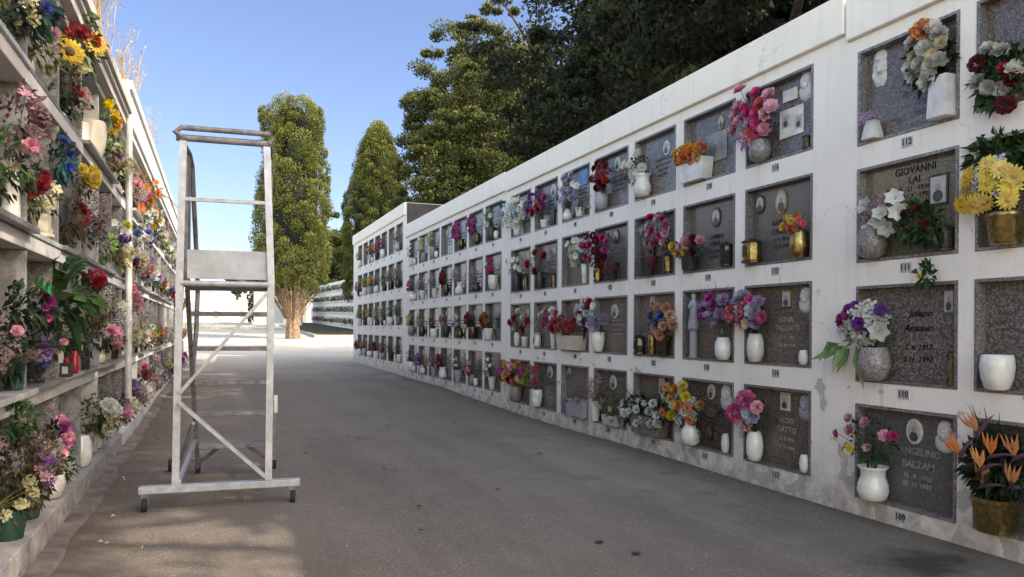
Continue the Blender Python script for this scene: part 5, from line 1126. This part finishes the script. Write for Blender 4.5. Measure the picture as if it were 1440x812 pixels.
def column_cypress(px, pytop, pybot, d, halfw_px, label, trunk_fan=True, seed=1, mat='cypress', prof=None, nper=60, base_z=None, group=None, size=.12):
    rg = random.Random(seed); top = atd(px, pytop, d); m_ = d/F; X_, Y_ = top.x, top.y; zg = gz(Y_) if base_z is None else base_z
    zt = top.z; zb = atd(px, pybot, d).z; Rm = halfw_px*m_; t = thing('cypress_tree', label, 'tree', (X_, Y_, zg), group)
    prof = prof or [(0, .35), (.03, .62), (.10, .88), (.25, 1.0), (.5, .97), (.75, .86), (.9, .72), (.97, .5), (1, .2)]
    def pr(u):
        for (a, ra), (b, rb) in zip(prof, prof[1:]):
            if u <= b: return ra+(rb-ra)*(u-a)/(b-a)
        return prof[-1][1]
    ks = [(rg.choice((2, 3, 4, 5)), rg.uniform(-1.4, 1.4), rg.uniform(0, 6), rg.uniform(.03, .06)) for _ in range(7)]
    C_, Rr, O_ = [], [], []; Hc = zt-zb; n = int(Hc*Rm*2*math.pi/.55)
    for i in range(n):
        u = (i+rg.random())/n; th = i*2.39996+rg.uniform(-.3, .3); r = Rm*pr(u)*(1+lobes(rg, th, u*Hc, ks))
        cr = rg.uniform(.30, .74)*min(1, Rm/1.6+.1); rr = max(r-cr*.55+rg.uniform(-.10, .12), .05)
        C_.append((math.cos(th)*rr, math.sin(th)*rr, zb-zg+u*Hc)); Rr.append(cr); O_.append((math.cos(th), math.sin(th), .45))
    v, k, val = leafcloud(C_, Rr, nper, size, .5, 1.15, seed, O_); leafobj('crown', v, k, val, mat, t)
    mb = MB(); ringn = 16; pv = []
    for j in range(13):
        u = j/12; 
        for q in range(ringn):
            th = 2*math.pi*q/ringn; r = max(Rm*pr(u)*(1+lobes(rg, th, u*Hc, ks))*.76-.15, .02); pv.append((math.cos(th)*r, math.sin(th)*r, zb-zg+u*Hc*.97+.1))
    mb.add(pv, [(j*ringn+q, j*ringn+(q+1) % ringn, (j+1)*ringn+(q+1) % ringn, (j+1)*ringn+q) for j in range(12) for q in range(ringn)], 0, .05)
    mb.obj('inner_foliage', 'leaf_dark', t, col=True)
    mb = MB()
    if trunk_fan:
        for i in range(26):
            a = i*2.39996; q = rg.uniform(.2, 1); r0 = .05+.22*q; r1 = Rm*.80*q; hh = zb-zg+Hc*.09
            p = [(math.cos(a)*r0*1.1, math.sin(a)*r0*1.1, -.1), (math.cos(a)*r0, math.sin(a)*r0, hh*.3), (math.cos(a)*(r0+(r1-r0)*.32), math.sin(a)*(r0+(r1-r0)*.32), hh*.62), (math.cos(a)*r1*.95, math.sin(a)*r1*.95, hh*1.02)]
            mb.tube(p, [.15, .10, .075, .04], 7)
        for i in range(60):
            a = rg.uniform(0, 6.28); q = rg.uniform(.5, 1); hh = zb-zg; b0 = rg.uniform(.4, .8)
            r0 = .3+.9*(b0-.3)*q; mb.tube([(math.cos(a)*r0, math.sin(a)*r0, hh*b0), (math.cos(a+.05)*Rm*.8*q, math.sin(a+.05)*Rm*.8*q, hh*1.08)], [.03, .015], 4)
    else: mb.tube([(0, 0, -.1), (0, 0, zb-zg+.6)], [.25, .18], 9)
    mb.obj('trunk', 'bark_light' if trunk_fan else 'bark', t); return t
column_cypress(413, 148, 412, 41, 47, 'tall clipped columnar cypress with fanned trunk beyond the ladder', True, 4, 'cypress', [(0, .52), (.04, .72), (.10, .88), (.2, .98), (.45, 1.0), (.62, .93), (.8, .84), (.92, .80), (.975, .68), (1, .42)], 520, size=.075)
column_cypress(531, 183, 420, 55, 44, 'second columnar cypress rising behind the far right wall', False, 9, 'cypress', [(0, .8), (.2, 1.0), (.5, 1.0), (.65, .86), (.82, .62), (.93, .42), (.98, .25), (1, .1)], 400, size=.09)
def big_tree(X_, Y_, ztop, zbase, rx, ry, label, seed, mat='treeleaf', nclump=150, nper=260, size=.16, cr=(.5, .95), limbs=9, lean=0, holes=.0, group='dark trees behind the right walls', trunk_r=.28, squash=.55):
    rg = random.Random(seed); zg = gz(Y_); t = thing('evergreen_tree', label, 'tree', (X_, Y_, zg), group); cz = (ztop+zbase)/2-zg; rz = (ztop-zbase)/2
    C_, Rr = [], []; ks = [(rg.choice((1, 2, 3, 4)), rg.uniform(-.8, .8), rg.uniform(0, 6), rg.uniform(.05, .13)) for _ in range(6)]
    while len(C_) < nclump:
        p = Vector((rg.gauss(0, 1), rg.gauss(0, 1), rg.gauss(0, 1))).normalized(); q = rg.random()**.45; th = math.atan2(p.y, p.x); c = rg.uniform(*cr)
        if rg.random() < .28: q = rg.uniform(.98, 1.13); c *= .7
        k = q*(1+1.3*lobes(rg, th, p.z*3, ks))
        C_.append((p.x*rx*k, p.y*ry*k, cz+p.z*rz*k)); Rr.append(c)
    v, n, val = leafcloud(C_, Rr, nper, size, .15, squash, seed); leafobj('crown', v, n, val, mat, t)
    mb = MB(); pts = [(0, 0, -.2), (.05, .1, cz*.4), (lean*.5, 0, cz*.8), (lean, 0, cz+rz*.5)]; mb.tube(pts, [trunk_r, trunk_r*.85, trunk_r*.65, trunk_r*.2], 9)
    for i in range(limbs):
        c = Vector(C_[rg.randrange(len(C_))]); z0 = cz*rg.uniform(.45, .95); a = Vector((lean*.4, 0, z0)); m2 = a.lerp(c, .5)+Vector((0, 0, rg.uniform(-.3, .5)))
        mb.tube([a, m2, c], [trunk_r*.4, trunk_r*.26, .03], 6)
    mb.obj('trunk', 'bark', t); return t
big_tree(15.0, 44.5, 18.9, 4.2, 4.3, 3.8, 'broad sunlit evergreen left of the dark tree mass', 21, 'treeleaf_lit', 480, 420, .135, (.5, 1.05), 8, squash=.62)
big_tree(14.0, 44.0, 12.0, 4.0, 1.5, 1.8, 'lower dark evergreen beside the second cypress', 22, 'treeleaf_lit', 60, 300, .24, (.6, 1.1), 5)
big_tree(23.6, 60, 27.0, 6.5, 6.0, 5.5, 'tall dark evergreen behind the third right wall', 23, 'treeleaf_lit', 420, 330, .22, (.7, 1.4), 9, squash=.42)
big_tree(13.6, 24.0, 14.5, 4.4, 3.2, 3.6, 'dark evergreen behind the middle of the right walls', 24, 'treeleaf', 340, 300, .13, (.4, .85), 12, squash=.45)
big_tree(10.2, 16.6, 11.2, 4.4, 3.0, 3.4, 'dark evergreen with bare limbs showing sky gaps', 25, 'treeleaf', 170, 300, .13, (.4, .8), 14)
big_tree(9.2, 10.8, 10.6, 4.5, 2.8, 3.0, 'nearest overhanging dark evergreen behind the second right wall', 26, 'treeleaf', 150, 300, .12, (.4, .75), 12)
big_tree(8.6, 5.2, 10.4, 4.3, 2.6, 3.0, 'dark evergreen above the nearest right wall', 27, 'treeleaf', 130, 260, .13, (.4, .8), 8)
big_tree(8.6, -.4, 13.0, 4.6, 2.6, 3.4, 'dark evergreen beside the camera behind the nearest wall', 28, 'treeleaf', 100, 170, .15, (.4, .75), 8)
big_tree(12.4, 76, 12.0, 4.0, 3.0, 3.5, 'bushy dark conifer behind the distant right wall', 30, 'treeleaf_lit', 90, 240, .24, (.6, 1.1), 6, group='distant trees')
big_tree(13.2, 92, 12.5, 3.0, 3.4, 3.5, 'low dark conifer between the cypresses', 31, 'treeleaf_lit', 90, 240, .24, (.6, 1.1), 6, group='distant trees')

# ------------------------------------------------------------------ distant right wall, bed and kerb
SL = math.atan(.021)
def far_wall():
    x0, y0, y1 = 9.2, 50.5, 79.0; z0 = 1.0; hgt = 3.85
    t = thing('burial_wall', 'distant low white burial wall packed with tiny flowers', 'wall', (x0, y0, z0)); t.rotation_euler = (SL, 0, 0)
    rows = [.25+.9*i for i in range(4)]; ncol = 30; p = .94
    holes = [(.12+i*p, .12+i*p+.82, r, r+.66) for i in range(ncol) for r in rows]
    mb = MB(); cell_wall(mb, 0, 1, 0, y1-y0, -.6, hgt, holes, .12)
    L_ = y1-y0; mb.add([(0, 0, -.6), (2.2, 0, -.6), (2.2, 0, hgt), (0, 0, hgt), (0, L_, hgt), (2.2, L_, hgt)], [(0, 1, 2, 3), (3, 2, 5, 4)]); mb.obj('wall_body', 'plaster_far', t)
    Mw = Matrix.Translation((x0, y0, z0)) @ Matrix.Rotation(SL, 4, 'X')
    rg = random.Random(77); protos = []; pals = []; big = MB()
    cols = [k for k in ML_]
    for i, k in enumerate(cols):
        mb = MB(); pal = {'mag': 'magenta', 'hp': 'hotpink', 'yel': 'yellow', 'gold': 'gold', 'red': 'red', 'pink': 'pink', 'lil': 'lilac', 'blue': 'paleblue', 'or': 'orange', 'dust': 'dusty', 'redgr': 'coral', 'dark': 'brown', 'green': 'green', 'cream': 'cream', 'white': 'white'}[k]
        mb.lathe([(.05, 0), (.08, .1), (.07, .2)], 8, m=0); mb.c += [.5]*(len(mb.f)-len(mb.c))
        for j in range(70):
            a, q = rg.uniform(0, 6.28), math.sqrt(rg.random()); P = Vector((rg.uniform(-.1, .08), math.cos(a)*q*.22, .36+math.sin(a)*q*.18)); leaf_quad(mb, P, Vector((rg.uniform(-1, .2), rg.uniform(-1, 1), rg.uniform(-.5, 1))), .09, .06, rg, 1 if j % 2 else 2, 0)
        if 'petal_'+pal not in pals: pals.append('petal_'+pal)
        protos += [(mb, 2+pals.index('petal_'+pal))]*(3 if k in ('dark', 'dust', 'green', 'cream', 'white') else 1)
    slab = MB(); slab.box(-.0, 0, 0, .02, .81, .65); sm = [slab.mesh('memorial_plaque', ['granite']), slab.mesh('memorial_plaque', ['marble_grey'])]
    for i in range(0, ncol):
        for r in range(4):
            y = .12+i*p; rn = ['bottom', 'third', 'second', 'top'][r]; ri_ = rg.random()
            P = Mw @ Vector((.085, y+.005, rows[r]+.005)); o = inst('memorial_plaque', sm[0 if ri_ < .7 else 1], None, Matrix.Translation(P) @ Matrix.Rotation(SL, 4, 'X')); tag(o, f"{'grey granite' if ri_ < .7 else 'pale marble'} plaque, {ORD[min(i, 28)] if i < 29 else 'last'} niche from front, {rn} row, distant right wall", 'plaque', 'memorial plaques closing the burial niches')
            pm = rg.choice(protos); P = Mw @ Vector((.02, y+rg.uniform(.2, .6), rows[r]+.001)); sy, sz_ = rg.uniform(.9, 1.4), rg.uniform(.9, 1.15); of = len(big.v)
            big.v += [(P.x+v[0], P.y+v[1]*sy, P.z+v[2]*sz_) for v in pm[0].v]; big.f += [tuple(q+of for q in f) for f in pm[0].f]; big.c += pm[0].c
            big.m += [(0 if q == 0 else 1 if q == 1 else pm[1]) for q in pm[0].m]
    o = big.obj('distant_flowers', ['ceramic', 'leaf_dark']+pals, col=True); tag(o, 'mass of tiny flowers filling the distant right burial wall', 'flowers'); o['kind'] = 'stuff'
far_wall()
mb = MB(); yb = [44+2*i for i in range(19)]; vs = []
for y in yb: vs += [(5.35, y, gz(y)+.10), (9.1, y, gz(y)+.14), (40, y, gz(y)+.2)]
mb.add(vs, [(i*3+k, i*3+k+1, (i+1)*3+k+1, (i+1)*3+k) for i in range(len(yb)-1) for k in (0, 1)]); struct(mb.obj('planting_bed', 'soil', smooth=True))
mb = MB(); mb.box(5.2, 43.8, gz(44)-.2, 26, 43.98, gz(44)+.16); mb.bar((5.27, 44, gz(44)+.06), (5.27, 79, gz(79)+.06), .16, .25); struct(mb.obj('kerb', 'kerb_stone', bevel=.01))

# ------------------------------------------------------------------ distant cemetery seen under the ladder; bright surfaces paint in its glare and haze
def tomb(px, d, w_, h_, dep, label, roof=.35, door=True, name='tomb_chapel', cat='chapel', group='white tombs at the far end'):
    P = atd(px, 460, d); zg = gz(P.y); t = thing(name, label, cat, (P.x, P.y, zg), group, rz=R(-8))
    mb = MB(); mb.box(-w_/2, 0, -.3, w_/2, dep, h_); mb.box(-w_/2-.1, -.1, -.3, w_/2+.1, -.003, .25); mb.obj('wall', 'white_far', t)
    mb = MB(); k = .18; mb.add([(-w_/2-k, -k, h_+.003), (w_/2+k, -k, h_+.003), (0, -k, h_+roof+.003), (-w_/2-k, dep+k, h_+.003), (w_/2+k, dep+k, h_+.003), (0, dep+k, h_+roof+.003)], [(0, 1, 2), (4, 3, 5), (0, 2, 5, 3), (1, 4, 5, 2), (0, 3, 4, 1)]); mb.obj('roof', 'white_far', t)
    if door:
        mb = MB(); mb.box(-w_*.12, -.03, .26, w_*.12, -.005, min(2.1, h_*.75)); mb.obj('door', 'grey_pot', t)  # door kept pale, glare put into its colour
    mb = MB(); mb.box(-.05, -.1, h_+roof, .05, .0, h_+roof+.7); mb.box(-.22, -.09, h_+roof+.4, .22, -.01, h_+roof+.5); mb.obj('cross', 'white_far', t)
    return t
tomb(390, 66, 4.0, 3.5, 4, 'bright white tomb chapel behind the cypress trunk', .7)
tomb(341, 84, 2.0, 2.3, 3, 'small white tomb with cross seen under the ladder', .4)
tomb(441, 88, 2.4, 2.6, 3, 'small white tomb between cypress and distant wall', .5)
tomb(300, 96, 5.0, 1.9, 3, 'low wide white tomb at the end of the path', .3)
tomb(268, 78, 3.2, 3.4, 4, 'white chapel beyond the left wall end', .6)
# slender pillars
for px, d, hp, lb in ((351, 78, 3.9, 'white square pillar under the ladder platform'), (291, 84, 3.6, 'thin white pillar left of the far pine'), (428, 80, 2.8, 'short white pillar right of the cypress trunk')):
    P = atd(px, 460, d); o = thing('stone_pillar', lb, 'pillar', (P.x, P.y, gz(P.y)), 'white pillars at the far end'); mb = MB(); mb.box(-.22, -.22, -.2, .22, .22, hp); mb.obj('shaft', 'white_far', o, bevel=.02); mb = MB(); mb.box(-.32, -.32, hp+.002, .32, .32, hp+.2); mb.obj('capital', 'white_far', o, bevel=.02)
# low boundary wall, steps
a = atd(285, 460, 104); b = atd(372, 460, 100); mb = MB(); mb.bar((a.x-30, a.y+4, 2.6), (b.x+6, b.y, 2.6), .4, 2.2); o = mb.obj('boundary_wall', 'white_far'); tag(o, 'long pale boundary wall closing the path at the back', 'wall')
for i, y in enumerate((58, 66, 74)):
    mb = MB(); mb.box(-6, y, gz(y)-.5, 4.6, y+.5, gz(y)+.14+.02*i); struct(mb.obj('step', 'kerb_stone', bevel=.01))
def pine(px, d, zc, r, label, seed, X=None):
    P = atd(px, 460, d); return big_tree(P.x, P.y, zc+r*.45, zc-r*.35, r, r*.9, label, seed, 'treeleaf_lit', 34, 240, .28, (.5, .9), 6, group='distant trees', trunk_r=.2)
pine(333, 112, 7.4, 2.6, 'flat-topped umbrella pine far beyond the ladder', 41)
column_cypress(363, 380, 455, 72, 13, 'slim greyish cypress seen through the ladder steps', False, 12, 'leaf_olive', [(0, .9), (.5, 1), (.9, .8), (1, .4)], 120, group='distant trees', size=.14)
# ground litter
rgx = random.Random(9)
for i, (px, py, s_) in enumerate(((546, 600, .06), (591, 746, .03), (640, 597, .03), (578, 703, .025), (590, 714, .03), (843, 762, .04), (700, 690, .03), (893, 777, .04), (430, 640, .03), (760, 640, .04))):
    r = ray(px, py); t_ = -H/r.z; P = Vector((0, 0, H))+r*t_; mb = MB()
    n = 9; vs = [(0, 0, .012)]+[(math.cos(2*math.pi*k/n)*s_*rgx.uniform(.5, 1), math.sin(2*math.pi*k/n)*s_*rgx.uniform(.3, .8), .004+rgx.uniform(0, .008)) for k in range(n)]
    mb.add(vs, [(0, 1+k, 1+(k+1) % n) for k in range(n)]); P.z = gz(P.y)+.01
    o = mb.obj('fallen_leaf', 'bark', loc=P); tag(o, 'small dry brown leaf fragment lying on the asphalt', 'leaf', 'dry leaf fragments on the asphalt')
for i in range(26):
    side_ = i % 2; y = rgx.uniform(3.4, 12); x = (4.36-abs(rgx.gauss(0, .12)) if side_ else -.78+abs(rgx.gauss(0, .16)))
    mb = MB(); leaf_quad(mb, Vector((0, 0, .004)), Vector((rgx.uniform(-1, 1), rgx.uniform(-1, 1), .05)), .035, .022, rgx, 0, 0); c_ = rgx.choice(('white', 'pink', 'dusty', 'brown', 'cream'))
    o = mb.obj('fallen_petal', 'petal_'+c_, col=True, loc=(x, y, gz(y)+.022)); tag(o, f"{ {'dusty': 'dusty pink', 'brown': 'brown'}.get(c_, c_)} petal fallen on the ground at the foot of the {'right' if side_ else 'left'} wall", 'petal', 'petals fallen along the wall feet')
relabel()
